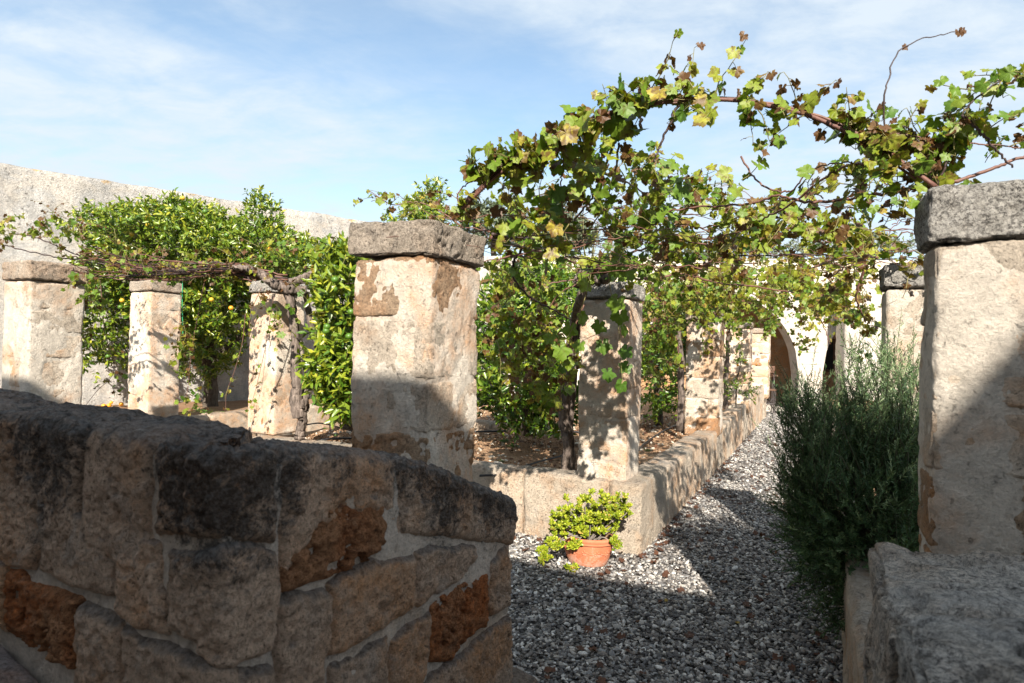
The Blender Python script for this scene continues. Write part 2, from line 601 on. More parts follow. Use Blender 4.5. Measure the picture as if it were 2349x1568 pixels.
def leafmat(name, stops, trans=0.35, rough=0.45, use_obj=False, mott=0.0, spec=0.4, mottcol=(0.10, 0.045, 0.015), ms=55):
    m, nt, n, l, b = nmat(name)
    k = NT(nt)
    t = k.rand() if use_obj else k.attr('tone')
    P = k.pos()
    c = k.ramp(t, stops)
    nz = k.noise(P, ms, 5, 0.65)
    c = k.mix(1.0, c, k.ramp(nz, [(0.3, 0.78), (0.7, 1.2)]), 'MULTIPLY')
    if mott:
        mt = k.math('ADD', k.math('MULTIPLY', t, 0.35), k.noise(P, ms * 0.55, 6, 0.7, 0.4))
        c = k.mix(k.math('MULTIPLY', k.ramp(mt, [(0.66, 0.0), (0.80, 1.0)]), mott), c, mottcol)
    l.new(c, b.inputs['Base Color'])
    b.inputs['Roughness'].default_value = rough
    b.inputs['Specular IOR Level'].default_value = spec
    tr = n.new('ShaderNodeBsdfTranslucent')
    c2 = k.mix(1.0, c, (1.35, 1.35, 0.55), 'MULTIPLY')
    l.new(c2, tr.inputs['Color'])
    ms_ = n.new('ShaderNodeMixShader')
    ms_.inputs[0].default_value = trans
    l.new(b.outputs[0], ms_.inputs[1])
    l.new(tr.outputs[0], ms_.inputs[2])
    out = n['Material Output']
    l.new(ms_.outputs[0], out.inputs['Surface'])
    l.new(k.bump(nz, 0.35, 0.004), b.inputs['Normal'])
    return m


VST = [(0.0, (0.055, 0.125, 0.014)), (0.30, (0.12, 0.195, 0.016)), (0.58, (0.25, 0.27, 0.022)), (0.74, (0.34, 0.26, 0.03)), (0.83, (0.15, 0.085, 0.03)), (1.0, (0.060, 0.030, 0.020))]
M['vleaf'] = leafmat('vine_leaf', VST, 0.24, 0.5, False, 0.9)
M['vleafobj'] = leafmat('vine_leaf_large', VST, 0.30, 0.5, True, 0.85)
CST = [(0.0, (0.026, 0.070, 0.008)), (0.45, (0.075, 0.150, 0.012)), (0.75, (0.19, 0.245, 0.018)), (1.0, (0.36, 0.35, 0.03))]
M['cleaf'] = leafmat('citrus_leaf', CST, 0.14, 0.32, False, 0.0, 0.6)
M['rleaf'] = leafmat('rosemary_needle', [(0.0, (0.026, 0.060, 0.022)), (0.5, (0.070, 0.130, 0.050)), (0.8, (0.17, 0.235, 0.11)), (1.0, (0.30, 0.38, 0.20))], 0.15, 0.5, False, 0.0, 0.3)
M['sleaf'] = leafmat('succulent_leaf', [(0.0, (0.10, 0.17, 0.012)), (0.5, (0.30, 0.36, 0.02)), (0.85, (0.48, 0.50, 0.05)), (1.0, (0.50, 0.34, 0.08))], 0.22, 0.30, False, 0.0, 0.5, ms=90)
M['oleaf'] = leafmat('olive_leaf', [(0.0, (0.06, 0.085, 0.045)), (1.0, (0.17, 0.20, 0.12))], 0.15, 0.6)
M['dryleaf'] = leafmat('dry_leaf', [(0.0, (0.065, 0.028, 0.016)), (0.7, (0.15, 0.06, 0.028)), (1.0, (0.32, 0.22, 0.04))], 0.1, 0.7)
M['grassleaf'] = leafmat('weed_leaf', [(0.0, (0.04, 0.11, 0.012)), (1.0, (0.09, 0.18, 0.03))], 0.2, 0.5)
M['orange'] = plain('orange_peel', (0.72, 0.30, 0.02), 0.4, 0.3, 120, 0.15)
M['lemon'] = plain('green_orange_peel', (0.07, 0.15, 0.015), 0.35, 0.3, 120, 0.15)
M['yellowfruit'] = plain('yellow_orange_peel', (0.55, 0.36, 0.03), 0.4, 0.3, 120, 0.2)


def terracotta():
    m, nt, n, l, b = nmat('terracotta')
    k = NT(nt)
    P = k.pos()
    a = k.noise(P, 9, 6, 0.6)
    c = k.mix(k.ramp(a, [(0.35, 0.0), (0.7, 1.0)]), (0.42, 0.125, 0.055), (0.50, 0.19, 0.10))
    zz_ = n.new('ShaderNodeSeparateXYZ')
    l.new(P, zz_.inputs[0])
    low_ = k.ramp(zz_.outputs[2], [(0.0, 0.22), (0.16, 0.0)])
    s = k.ramp(k.math('ADD', k.noise(P, 26, 7, 0.75, 0.5), low_), [(0.60, 0.0), (0.76, 1.0)])
    c = k.mix(k.math('MULTIPLY', s, 0.55), c, (0.60, 0.43, 0.34))
    l.new(c, b.inputs['Base Color'])
    b.inputs['Roughness'].default_value = 0.85
    l.new(k.bump(k.noise(P, 90, 4), 0.25, 0.004), b.inputs['Normal'])
    return m


M['pot'] = terracotta()


def soilmat():
    m, nt, n, l, b = nmat('dry_soil')
    k = NT(nt)
    P = k.pos()
    a = k.noise(P, 3, 6, 0.6)
    f = k.noise(P, 40, 6, 0.75)
    c = k.mix(k.ramp(a, [(0.35, 0.0), (0.65, 1.0)]), (0.27, 0.15, 0.085), (0.36, 0.235, 0.145))
    c = k.mix(1.0, c, k.ramp(f, [(0.3, 0.55), (0.7, 1.3)]), 'MULTIPLY')
    sp = k.ramp(k.vor(P, 55), [(0.12, 1.0), (0.2, 0.0)])
    c = k.mix(k.math('MULTIPLY', sp, 0.6), c, (0.5, 0.42, 0.33))
    l.new(c, b.inputs['Base Color'])
    b.inputs['Roughness'].default_value = 0.97
    b.inputs['Specular IOR Level'].default_value = 0.1
    nb = k.bump(f, 0.9, 0.02)
    l.new(nb, b.inputs['Normal'])
    return m


M['soil'] = soilmat()


def gravelsheet():
    m, nt, n, l, b = nmat('gravel_bed')
    k = NT(nt)
    P = k.pos()
    cc = k.vor(P, 46, 'Color')
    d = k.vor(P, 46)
    s = n.new('ShaderNodeSeparateColor')
    l.new(cc, s.inputs[0])
    c = k.ramp(s.outputs[0], [(0.0, (0.10, 0.09, 0.085)), (0.4, (0.22, 0.21, 0.20)), (0.75, (0.38, 0.36, 0.33)), (1.0, (0.62, 0.60, 0.57))])
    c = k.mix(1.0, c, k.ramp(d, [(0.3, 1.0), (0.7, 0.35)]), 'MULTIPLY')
    l.new(c, b.inputs['Base Color'])
    b.inputs['Roughness'].default_value = 0.8
    l.new(k.bump(k.math('MULTIPLY', d, -1.0), 1.0, 0.02), b.inputs['Normal'])
    return m


M['gravelsheet'] = gravelsheet()


def pebblemat():
    m, nt, n, l, b = nmat('pebble')
    k = NT(nt)
    P = k.pos()
    r = k.rand()
    c = k.ramp(r, [(0.0, (0.045, 0.038, 0.034)), (0.25, (0.105, 0.10, 0.10)), (0.48, (0.18, 0.155, 0.135)), (0.66, (0.24, 0.24, 0.24)), (0.84, (0.36, 0.325, 0.285)), (0.95, (0.54, 0.515, 0.48)), (1.0, (0.68, 0.66, 0.62))])
    c = k.mix(1.0, c, k.ramp(k.noise(P, 130, 4, 0.6), [(0.3, 0.78), (0.7, 1.15)]), 'MULTIPLY')
    l.new(c, b.inputs['Base Color'])
    b.inputs['Roughness'].default_value = 0.62
    b.inputs['Specular IOR Level'].default_value = 0.35
    return m


M['pebble'] = pebblemat()

# ================================================================ GROUND
me = mesh('ground', [(-600, -60, -0.06), (600, -60, -0.06), (600, 1400, -0.06), (-600, 1400, -0.06)], np.array([[0, 1, 2, 3]]), False)
obj('ground', me, M['soil'], kind='structure')


def sheet_ba(name, b0, b1, a0, a1, z, res, m, amp=0.0, kind='structure', freq=1.3):
    nb, na = max(2, int((b1 - b0) / res)), max(2, int((a1 - a0) / res))
    B, A_ = np.meshgrid(np.linspace(b0, b1, nb + 1), np.linspace(a0, a1, na + 1), indexing='ij')
    B, A_ = B.ravel(), A_.ravel()
    Z = np.full_like(B, z)
    if amp:
        p = np.stack([B, A_, Z], -1)
        Z = Z + amp * fbm(p * freq, 4, 3) + amp * 0.35 * fbm(p * 11, 3, 8)
    V = np.stack([CA * B + SA * A_, -SA * B + CA * A_, Z], -1)
    i = np.arange((nb + 1) * (na + 1)).reshape(nb + 1, na + 1)
    q = np.stack([i[:-1, :-1], i[1:, :-1], i[1:, 1:], i[:-1, 1:]], -1).reshape(-1, 4)
    return obj(name, mesh(name, V, q), m, kind=kind)


# gravel covers the crossing and the long path
sheet_ba('gravel_path', -16, 8, -3.4, 24, -0.012, 0.25, M['gravelsheet'], 0.006)

KC = G(1467, 1277, 0.0)                    # outer foot of the bed corner beside the pot
KB, KA = BA(KC)
K2 = G(356, 968, 0.58)
K2B, K2A = BA(K2)
K3 = G(527, 990, 0.58)
K3B, K3A = BA(K3)
SOILZ = 0.46
sheet_ba('soil_bed', KB - 4.75, KB - 0.12, KA + 0.12, 19.0, SOILZ, 0.07, M['soil'], 0.022)
sheet_ba('soil_bed', K2B - 7.5, K2B - 0.12, K2A + 0.12, 17.0, SOILZ + 0.06, 0.10, M['soil'], 0.022)
sheet_ba('soil_bed', 0.20, 6.0, 2.3, 19.0, SOILZ - 0.02, 0.15, M['soil'], 0.02)

# ================================================================ PILLARS
GP = 'square stone pillars of the pergola'


def pillar(label, corner, side, z0, ztop, w=0.43, dep=None, caph=0.155, over=0.022, res=0.02, courses=6, plaster=0.0, mats=None, capm='cap', splits=(), seed=0, tilt=0.0, amp=1.0):
    c = corner
    sx = -1 if side == 'R' else 1          # which front corner was given
    cb, ca = BA(c)
    dep = dep or w
    ctr = FR(cb + sx * w / 2, ca + dep / 2, z0)
    t = thing('stone_pillar', label, 'pillar', ctr, -AL, GP)
    H = ztop - caph - z0
    hs = np.array([1.0 + 0.12 * math.sin(seed * 3.1 + 1.7 * k) for k in range(courses)])
    hs = hs / hs.sum() * H
    z = 0.0
    for k in range(courses):
        h = hs[k]
        mk = (mats[k] if mats else 'block')
        segs = [(-w / 2, w / 2)]
        if k in splits:
            cut = (0.08 if k % 2 else -0.06)
            segs = [(-w / 2, cut - 0.004), (cut + 0.004, w / 2)]
        for j, (x0, x1) in enumerate(segs):
            ww = x1 - x0
            V, Fq = rough_box(ww, dep, h - 0.006, res, 0.018, 0.0042 * amp, 8.0, seed * 11 + k * 3 + j, 0.012, off=(k * 1.3, seed, z), low=0.004 * amp, pits=0.010 * amp if mk == 'blockwarm' else 0.004)
            V = V + np.array([(x0 + x1) / 2, 0, z])
            cr = np.clip(0.34 - (H - V[:, 2]) * 0.9, 0, 0.3) * 0.8
            obj('stone', mesh('pillar_stone', V, Fq, attrs={'crust': cr}), M[mk], t)
        z += h
    # lime mortar between the stones; it rides over them in patches as old render
    V, Fq = rough_box(w - 0.004, dep - 0.004, H - 0.01, res, 0.022, 0.0018, 22.0, seed * 7 + 91, 0.006)
    Nn = V + seed * 5.1
    V2 = V.copy()
    V2[:, 2] *= 0.8
    patch = fbm((V2 + seed * 5.1) * np.array([5.0, 5.0, 4.2]), 5, seed + 40, 0.55)
    rad = V[:, :2] / np.maximum(np.abs(V[:, :2]).max(axis=1, keepdims=True), 1e-6)
    push = np.clip((patch + plaster) * 0.014, -0.016, 0.0075)
    V[:, :2] += np.where(np.abs(V[:, :2]) > np.array([w, dep]) / 2 - 0.03, np.sign(V[:, :2]) * push[:, None], 0)
    obj('mortar', mesh('pillar_mortar', V, Fq), M['plaster'], t)
    V, Fq = rough_box(w + 2 * over, dep + 2 * over, caph, res * 0.9, 0.012, 0.0045 * amp, 12.0, seed * 13 + 5, 0.016, low=0.0035 * amp, pits=0.012)
    V[:, 2] += H + tilt * V[:, 0]
    cr = 0.25 + 0.2 * fbm(V * 5 + seed, 3, seed)
    obj('cap', mesh('pillar_cap', V, Fq, attrs={'crust': np.clip(cr, 0, 1) * (0.5 if capm == 'cap' else 0.7)}), M[capm], t)
    return t


C0 = W(980, 880, 2.62)
pillar('nearest cream stone pillar under the left end of the iron vine hoop, half in shade', C0, 'R', 0.0, 2.195, 0.43, None, 0.155, 0.020, 0.0085, 8, -0.10,
       ['block', 'blockwarm', 'block', 'blockwarm', 'blockwarm', 'block', 'block', 'blockwarm'], 'cap', (), 1, -0.035, 1.35)
P2 = W(1434, 1100, 5.0)
pillar('pillar beside the thin vine trunk at the bed corner above the terracotta pot, dappled with leaf shadow', P2, 'R', 0.545, 2.20, 0.42, None, 0.13, 0.018, 0.013, 6, 0.55, None, 'capgrey', (), 2)
P3 = W(1646, 995, 8.35)
pillar('pillar with two side by side stones low down, second pillar beyond the pot along the gravel path', P3, 'R', 0.47, 2.20, 0.45, None, 0.13, 0.018, 0.02, 6, -0.25, ['blockwarm', 'block', 'block', 'block', 'blockwarm', 'block'], 'cap', (1,), 3)
P4 = W(1717, 935, 11.6)
pillar('pillar rising behind the small rose bush, third beyond the pot along the gravel path', P4, 'R', 0.47, 2.22, 0.48, None, 0.13, 0.018, 0.03, 6, -0.2, ['blockwarm', 'block', 'blockwarm', 'block', 'block', 'block'], 'cap', (1,), 4)
P5 = W(1762, 905, 15.0)
pillar('farthest pillar of the path row, standing just in front of the dark arch', P5, 'R', 0.5, 2.24, 0.48, None, 0.13, 0.018, 0.04, 6, -0.2, ['blockwarm', 'block', 'block', 'blockwarm', 'block', 'block'], 'cap', (1,), 5)
L1 = W(64, 860, 5.3)
pillar('pale pillar with faint orange joints and a smooth grey cap at the left edge of the picture', L1, 'R', 0.0, 2.30, 0.44, None, 0.165, 0.02, 0.013, 9, 0.45, None, 'cap', (), 6)
L2 = W(339, 900, 7.8)
pillar('pillar striped with cane shadows beside the green string, on the raised kerb corner', L2, 'R', 0.60, 2.39, 0.43, None, 0.14, 0.015, 0.018, 6, 0.35, None, 'cap', (), 7)
L3 = W(629, 900, 7.0)
pillar('pillar directly behind the twisted forked vine trunk, left of the nearest pillar', L3, 'R', 0.56, 2.35, 0.43, None, 0.14, 0.02, 0.018, 6, 0.5, ['blockwarm', 'block', 'block', 'blockwarm', 'block', 'block'], 'capgrey', (), 8)
R1 = W(2137, 900, 2.03)
pillar('largest pillar with a thick black and white lichened cap at the right edge of the picture', R1, 'L', 0.0, 2.215, 0.44, 0.26, 0.185, 0.020, 0.0085, 8, 0.0,
       ['block', 'blockwarm', 'block', 'blockwarm', 'blockwarm', 'block', 'block', 'block'], 'capgrey', (), 9, 0.0, 1.5)
R2 = W(2032, 800, 3.72)
pillar('pillar half hidden behind the rosemary bush, with a leaf-shadowed grey cap', R2, 'L', 0.4, 2.21, 0.44, 0.3, 0.15, 0.02, 0.013, 6, 0.6, None, 'capgrey', (), 10)

# ================================================================ KERBS
GK = 'stone kerbs round the planting beds'


def kerb(label, b0, a0, along, lens, zt, w=0.25, res=0.025, side=1, seed=0, m='kerb'):
    """along: 'a' or 'b' (b runs to the left); outer face on the given line"""
    t = thing('stone_kerb', label, 'kerb', FR(b0, a0, 0), -AL, GK)
    s = 0.0
    for k, Ln in enumerate(lens):
        h = (zt[k] if isinstance(zt, (list, tuple)) else zt) + 0.012 * math.sin(k * 2.3 + seed)
        r = res if k < 5 else res * 1.5
        if along == 'a':
            V, Fq = rough_box(w, Ln - 0.005, h + 0.1, r, 0.03, 0.007, 6.0, seed + k, 0.016, low=0.012, pits=0.008)
            V = V + np.array([-w / 2 * side, s + Ln / 2, -0.1])
        else:
            V, Fq = rough_box(Ln - 0.005, w, h + 0.1, r, 0.03, 0.007, 6.0, seed + k, 0.016, low=0.012, pits=0.008)
            V = V + np.array([-(s + Ln / 2), w / 2, -0.1])
        cr = np.clip((V[:, 2] - h + 0.05) * 6, 0, 0.38)
        obj('stone', mesh('kerb_stone', V, Fq, attrs={'crust': cr}), M[m], t)
        s += Ln
    return t


kerb('long pale kerb running away beside the sunlit side of the gravel path', KB, KA, 'a', [0.95, 0.62, 0.78, 0.7, 0.85, 0.72, 0.8, 0.75, 0.8, 0.75, 0.9, 0.9, 0.9, 0.95, 0.9], [0.56] * 7 + [0.60, 0.62, 0.66, 0.80, 0.80, 0.80, 0.80, 0.8], 0.27, 0.016, 1, 20)
kerb('pale kerb behind the terracotta pot, running left from the bed corner', KB - 0.27, KA + 0.004, 'b', [0.78, 0.92, 0.8, 0.9, 0.85], 0.565, 0.27, 0.016, 1, 40)
kerb('weathered kerb under the pillar with the cane shadows, going back to the far wall', K2B, K2A, 'a', [0.8, 0.8, 0.7, 0.85, 0.8, 0.9, 0.9, 0.9], 0.60, 0.26, 0.03, 1, 60)
kerb('kerb front in full sun below the pillar with the cane shadows', K2B - 0.26, K2A + 0.004, 'b', [0.8, 0.9, 0.9, 0.9, 0.9, 0.9], 0.60, 0.26, 0.035, 1, 70)
K3F = FR(KB - 4.75, KA)
kerb('short kerb seen past the forked vine trunk, closing the back of the bed', KB - 1.9, KA + 2.6, 'b', [0.9, 0.85, 0.9], 0.58, 0.22, 0.03, 1, 80)
kerb('low dark kerb in the shade at the foot of the rosemary bush', 0.128, 2.22, 'a', [0.7, 0.5, 0.8, 0.8, 0.9, 0.9, 0.9, 0.9, 0.9, 0.9, 0.9, 0.9], 0.54, 0.2, 0.03, -1, 90)

# coarse stone step at the right foreground: the end of the other stair parapet
t = thing('stone_block_wall', 'blurred dark lichened end block of the low stair wall in the lower right corner', 'wall', FR(0.114, 0.0, 0), -AL)
for k, (a0_, a1_, dz, x0_) in enumerate([(1.80, 2.18, 0.0, 0.012), (1.43, 1.795, 0.025, 0.0), (0.95, 1.425, 0.09, 0.004)]):
    V, Fq = rough_box(0.56, a1_ - a0_, 1.20 + dz, 0.009, 0.026, 0.012, 7.0, 301 + k, 0.03, low=0.018, pits=0.03)
    V[:, 2] += -0.108 + 0.05 * V[:, 0]
    V = V + np.array([0.292 + x0_, (a0_ + a1_) / 2, 0])
    cr = np.clip((V[:, 2] - 0.85) * 1.2, 0.05, 0.40)
    obj('stone', mesh('block_wall_stone', V, Fq, attrs={'crust': cr}), M['blockwall'], t)

# ================================================================ FOREGROUND PARAPET
cor = W(515, 1055, 1.235)
cB, cA = BA(cor)
cx, cy = cor.x, cor.y
RC = 0.034
TAU = 0.235
EL_, ER_ = np.array([-CA, SA]), np.array([SA, CA])          # along left wing, along right wing
NL, NR = np.array([-SA, -CA]), np.array([CA, -SA])           # their outward normals
ARC = RC * math.pi / 2
endp = G(1168, 1180, 1.0)
SEND = (BA(W(1170, 1180, 2.4))[1] - cA)                      # length of right wing


def topz(s):
    s = np.asarray(s, dtype=float)
    left = 1.412 + np.clip(-s, 0, 9) * 0.028
    x = np.clip(s / SEND, 0, 1.2)
    right = 1.412 - 0.13 * x - 0.235 * x * x
    return np.where(s < 0, left, right) + 0.012 * vnoise(np.stack([s * 3.1, s * 0 + 4.2, s * 0], -1).reshape(-1, 3), 5).reshape(s.shape)


def pmap(s, w, h):
    """s along the face (0 = the corner), w up from the top arris (<0 on the face, >0 over the top), h outward"""
    # corner path with rounding, and the far end of the right wing rounded too
    sl = np.clip(-s - ARC / 2, 0, None)
    sr = np.clip(s - ARC / 2, 0, None)
    se = SEND - RC
    over = np.clip(sr - se, 0, None)                         # wraps round the end
    ang = np.clip((s + ARC / 2) / ARC, 0, 1) * math.pi / 2
    c0 = np.array([cx, cy]) - RC * (NL + NR)
    nrm = NL[None] * np.cos(ang)[:, None] + NR[None] * np.sin(ang)[:, None]
    base = c0[None] + nrm * RC + EL_[None] * sl[:, None] + ER_[None] * np.minimum(sr, se)[:, None]
    ang2 = np.clip(over / ARC, 0, 1) * math.pi / 2
    n2 = NR[None] * np.cos(ang2)[:, None] + ER_[None] * np.sin(ang2)[:, None]
    isend = over > 0
    base = np.where(isend[:, None], base - NR[None] * RC + n2 * RC - NR[None] * np.clip(over - ARC, 0, None)[:, None], base)
    nrm = np.where(isend[:, None], n2, nrm)
    T = topz(np.minimum(s, SEND))
    r = 0.035
    q = math.pi / 2 * r
    face = w < -q / 2
    a = np.clip((w + q / 2) / q, 0, 1) * math.pi / 2
    across = np.clip(w - q / 2, 0, TAU - 2 * r)
    a2 = np.clip((w - q / 2 - (TAU - 2 * r)) / q, 0, 1) * math.pi / 2
    down = np.clip(w - q / 2 - (TAU - 2 * r) - q, 0, None)
    inward = r * (1 - np.cos(a)) * 0 + r - r * np.cos(a) + across + r * np.sin(a2)
    z = np.where(face, T + w + q / 2 - r, T - r + r * np.sin(a) - (r - r * np.cos(a2)) - down)
    lim = np.where(isend, 0.12, RC + np.where(s < ARC / 2, sl + np.clip(-s, 0, ARC / 2), np.minimum(sr, 99) + np.clip(s, 0, ARC / 2)) * 1.0)
    rem = np.where(isend, 9.0, RC + np.clip(se - sr, 0, None))
    lim = np.minimum(lim, 9.0)
    inw = np.minimum(inward, np.where(np.abs(s) < TAU + 0.1, np.maximum(lim, 0.0), 9.0))
    P = np.empty((len(s), 3))
    P[:, :2] = base - nrm * inw[:, None]
    P[:, 2] = z
    vert = np.where(a2 > 0, np.cos(a2), np.sin(a))
    hz = np.where(a2 > 0, -np.sin(a2), np.cos(a))
    Nn = np.empty_like(P)
    Nn[:, :2] = nrm * hz[:, None]
    Nn[:, 2] = vert
    return P + Nn * h[:, None], Nn


def zoom_to_sw(zx, zy):
    """a point traced on the enlarged photograph, carried on to the parapet face"""
    px, py = 0.5208 * zx, 886.97 + 0.5208 * zy
    r = ray(px, py)
    if zx < 990:
        n, d = NL, NL[0] * cx + NL[1] * cy
    else:
        n, d = NR, NR[0] * cx + NR[1] * cy
    tt = d / (n[0] * r.x + n[1] * r.y)
    X, Y, Z = r.x * tt, tt, EYE + r.z * tt
    s = -((X - cx) * EL_[0] + (Y - cy) * EL_[1]) if zx < 990 else ((X - cx) * ER_[0] + (Y - cy) * ER_[1])
    return s, Z - float(topz(np.array([s]))[0])


def sdpoly(x, y, poly):
    poly = np.asarray(poly, dtype=float)
    n = len(poly)
    d = np.full(x.shape, 1e9)
    inside = np.zeros(x.shape, dtype=bool)
    j = n - 1
    for i in range(n):
        ex, ey = poly[j][0] - poly[i][0], poly[j][1] - poly[i][1]
        wx, wy = x - poly[i][0], y - poly[i][1]
        tt = np.clip((wx * ex + wy * ey) / max(ex * ex + ey * ey, 1e-12), 0, 1)
        d = np.minimum(d, np.hypot(wx - ex * tt, wy - ey * tt))
        c = (poly[i][1] > y) != (poly[j][1] > y)
        xi = (poly[j][0] - poly[i][0]) * (y - poly[i][1]) / np.where(abs(poly[j][1] - poly[i][1]) < 1e-12, 1e-12, poly[j][1] - poly[i][1]) + poly[i][0]
        inside ^= c & (x < xi)
        j = i
    return np.where(inside, d, -d)


PARA = thing('stone_parapet', 'dark crusted stair parapet of big rough blocks in pale mortar, lower left', 'wall')


def para_stone(poly, proud=0.022, res=0.0062, m='para', rough=1.0, seed=0, rnd=0.015):
    poly = np.array(poly)
    cc_ = poly.mean(axis=0)
    if abs(poly[:, 1].max()) < 5 and poly[:, 1].max() < 0.1:
        dv_ = poly - cc_
        poly = cc_ + dv_ * (1 + 0.011 / np.maximum(np.linalg.norm(dv_, axis=1, keepdims=True), 0.05))
    s0, s1, w0, w1 = poly[:, 0].min() - 0.02, poly[:, 0].max() + 0.02, poly[:, 1].min() - 0.02, poly[:, 1].max() + 0.02
    ns, nw = max(4, int((s1 - s0) / res)), max(4, int((w1 - w0) / res))
    Sg, Wg = np.meshgrid(np.linspace(s0, s1, ns + 1), np.linspace(w0, w1, nw + 1), indexing='ij')
    s, w = Sg.ravel(), Wg.ravel()
    q = np.stack([s, w, s * 0 + seed], -1)
    js = s + 0.0055 * fbm(q * 16, 3, seed + 1)
    jw = w + 0.0055 * fbm(q * 16, 3, seed + 2)
    sd = sdpoly(js, jw, poly)
    prof = 1 - np.exp(-np.clip(sd, 0, None) / rnd * 1.8)
    h = -0.022 + (proud + 0.022) * prof
    h = np.where(sd < 0, -0.022 + sd * 1.2, h)
    Q3 = np.stack([s * 1.0, w * 1.0, s * 0 + seed * 1.7], -1)
    h = h + rough * (0.0045 * fbm(Q3 * 9, 5, seed + 3, 0.68) + 0.0045 * fbm(Q3 * 45, 3, seed + 4, 0.7)) * np.clip(prof, 0.15, 1)
    pn = fbm(Q3 * 22, 4, seed + 5, 0.65)
    h = h - rough * 0.022 * np.clip(pn - 0.38, 0, 1) * prof * (2.4 if m == 'parawarm' else 0.5)
    P, _ = pmap(s, w, h)
    idx = np.arange(len(s)).reshape(ns + 1, nw + 1)
    quad = np.stack([idx[:-1, :-1], idx[1:, :-1], idx[1:, 1:], idx[:-1, 1:]], -1).reshape(-1, 4)
    keep = (sd[quad] > -0.012).any(axis=1)
    quad = quad[keep]
    used = np.unique(quad)
    rm = np.full(len(s), -1)
    rm[used] = np.arange(len(used))
    cr = crust_at(s, w)
    o = obj('stone', mesh('parapet_stone', P[used], rm[quad], attrs={'crust': cr[used]}), M[m], PARA)
    return o


def crust_at(s, w):
    p = np.stack([s * 3.0, w * 1.2, s * 0], -1)
    drip = 0.16 * fbm(p, 3, 77) + 0.05 * fbm(p * np.array([4, 1, 1]), 3, 78)
    x = (-w) - 0.20 - drip + 0.05 * np.clip(s / SEND, 0, 1)
    v = 0.88 - 0.88 * np.clip((x + 0.22) / 0.32, 0, 1)
    top = np.where(w > 0.0, 0.7, 1.0)
    return np.clip(v, 0, 1) * top


def Z2(pts):
    return [zoom_to_sw(*p) for p in pts]


def grow(poly, k=0.0):
    return poly


faces = [
    # left wing, under the coping
    ([(-260, 60), (-20, 110), (-20, 700), (-260, 600)], 0.012, 'para'),
    ([(0, 480), (172, 470), (172, 700), (150, 800), (0, 760)], 0.012, 'para'),
    ([(186, 470), (360, 560), (480, 640), (500, 700), (510, 905), (310, 870), (190, 800)], 0.012, 'para'),
    ([(522, 655), (600, 650), (705, 690), (712, 860), (738, 900), (745, 1078), (620, 1050), (525, 990)], 0.012, 'para'),
    ([(755, 700), (870, 720), (980, 700), (1010, 690), (1120, 690), (1215, 720), (1222, 900), (1200, 1150), (1120, 1190), (1020, 1225), (900, 1170), (860, 1120), (765, 1060)], 0.012, 'para'),
    ([(42, 800), (95, 800), (140, 860), (355, 935), (350, 960), (325, 980), (330, 1110), (335, 1240), (160, 1150), (42, 1080)], 0.012, 'parawarm'),
    ([(-220, 640), (28, 770), (28, 1075), (-220, 930)], 0.012, 'para'),
    ([(342, 985), (380, 960), (455, 985), (545, 1035), (552, 1110), (540, 1420), (345, 1300)], 0.012, 'para'),
    ([(562, 1050), (700, 1110), (860, 1180), (975, 1240), (1010, 1245), (1110, 1235), (1180, 1215), (1205, 1240), (1205, 1560), (1000, 1640), (562, 1450)], 0.012, 'para'),
    # right wing
    ([(1245, 780), (1320, 690), (1345, 640), (1370, 560), (1480, 500), (1560, 520), (1680, 485), (1685, 690), (1600, 772), (1500, 800), (1420, 845), (1300, 880), (1240, 895)], 0.016, 'parawarm'),
    ([(1262, 905), (1340, 905), (1420, 895), (1452, 930), (1448, 1110), (1420, 1190), (1430, 1500), (1232, 1560), (1225, 1100), (1222, 960)], 0.012, 'para'),
    ([(1442, 860), (1500, 830), (1640, 770), (1820, 742), (1822, 960), (1760, 1015), (1650, 1070), (1510, 1160), (1452, 1180), (1465, 1000)], 0.012, 'para'),
    ([(1832, 720), (1960, 700), (2092, 690), (2092, 755), (2020, 850), (1975, 862), (1850, 968), (1832, 958)], 0.012, 'para'),
    ([(1900, 955), (2010, 880), (2150, 815), (2152, 880), (2138, 1055), (2050, 1110), (1990, 1192), (1897, 1205), (1888, 1080)], 0.012, 'parawarm'),
    ([(1715, 1110), (1800, 1050), (1890, 990), (1888, 1200), (1850, 1300), (1850, 1420), (1708, 1500)], 0.012, 'para'),
    ([(1460, 1240), (1560, 1180), (1700, 1090), (1700, 1500), (1445, 1560)], 0.012, 'para'),
    ([(2165, 770), (2225, 700), (2245, 760), (2240, 960), (2165, 1010), (2150, 960)], 0.012, 'para'),
    ([(1905, 1250), (2010, 1200), (2150, 1070), (2245, 1000), (2255, 1200), (2255, 1420), (1870, 1500), (1865, 1310)], 0.012, 'para'),
]
polys = [(Z2(p), pr, mm) for p, pr, mm in faces]
topover = TAU + 0.30
for k, (pl, pr, mm) in enumerate(polys):
    para_stone(pl, pr, 0.0066, mm, 1.0 if mm == 'para' else 1.7, 500 + 13 * k)
# coping stones: they run over the top and down the hidden side


def coping(s0, s1, wl, seed, m='para', skew=0.0):
    para_stone([(s0, wl[0]), ((s0 + s1) / 2, wl[1]), (s1, wl[2]), (s1 + skew, topover), (s0 + skew, topover)], 0.010, 0.0072, m, 1.15, seed, 0.02)


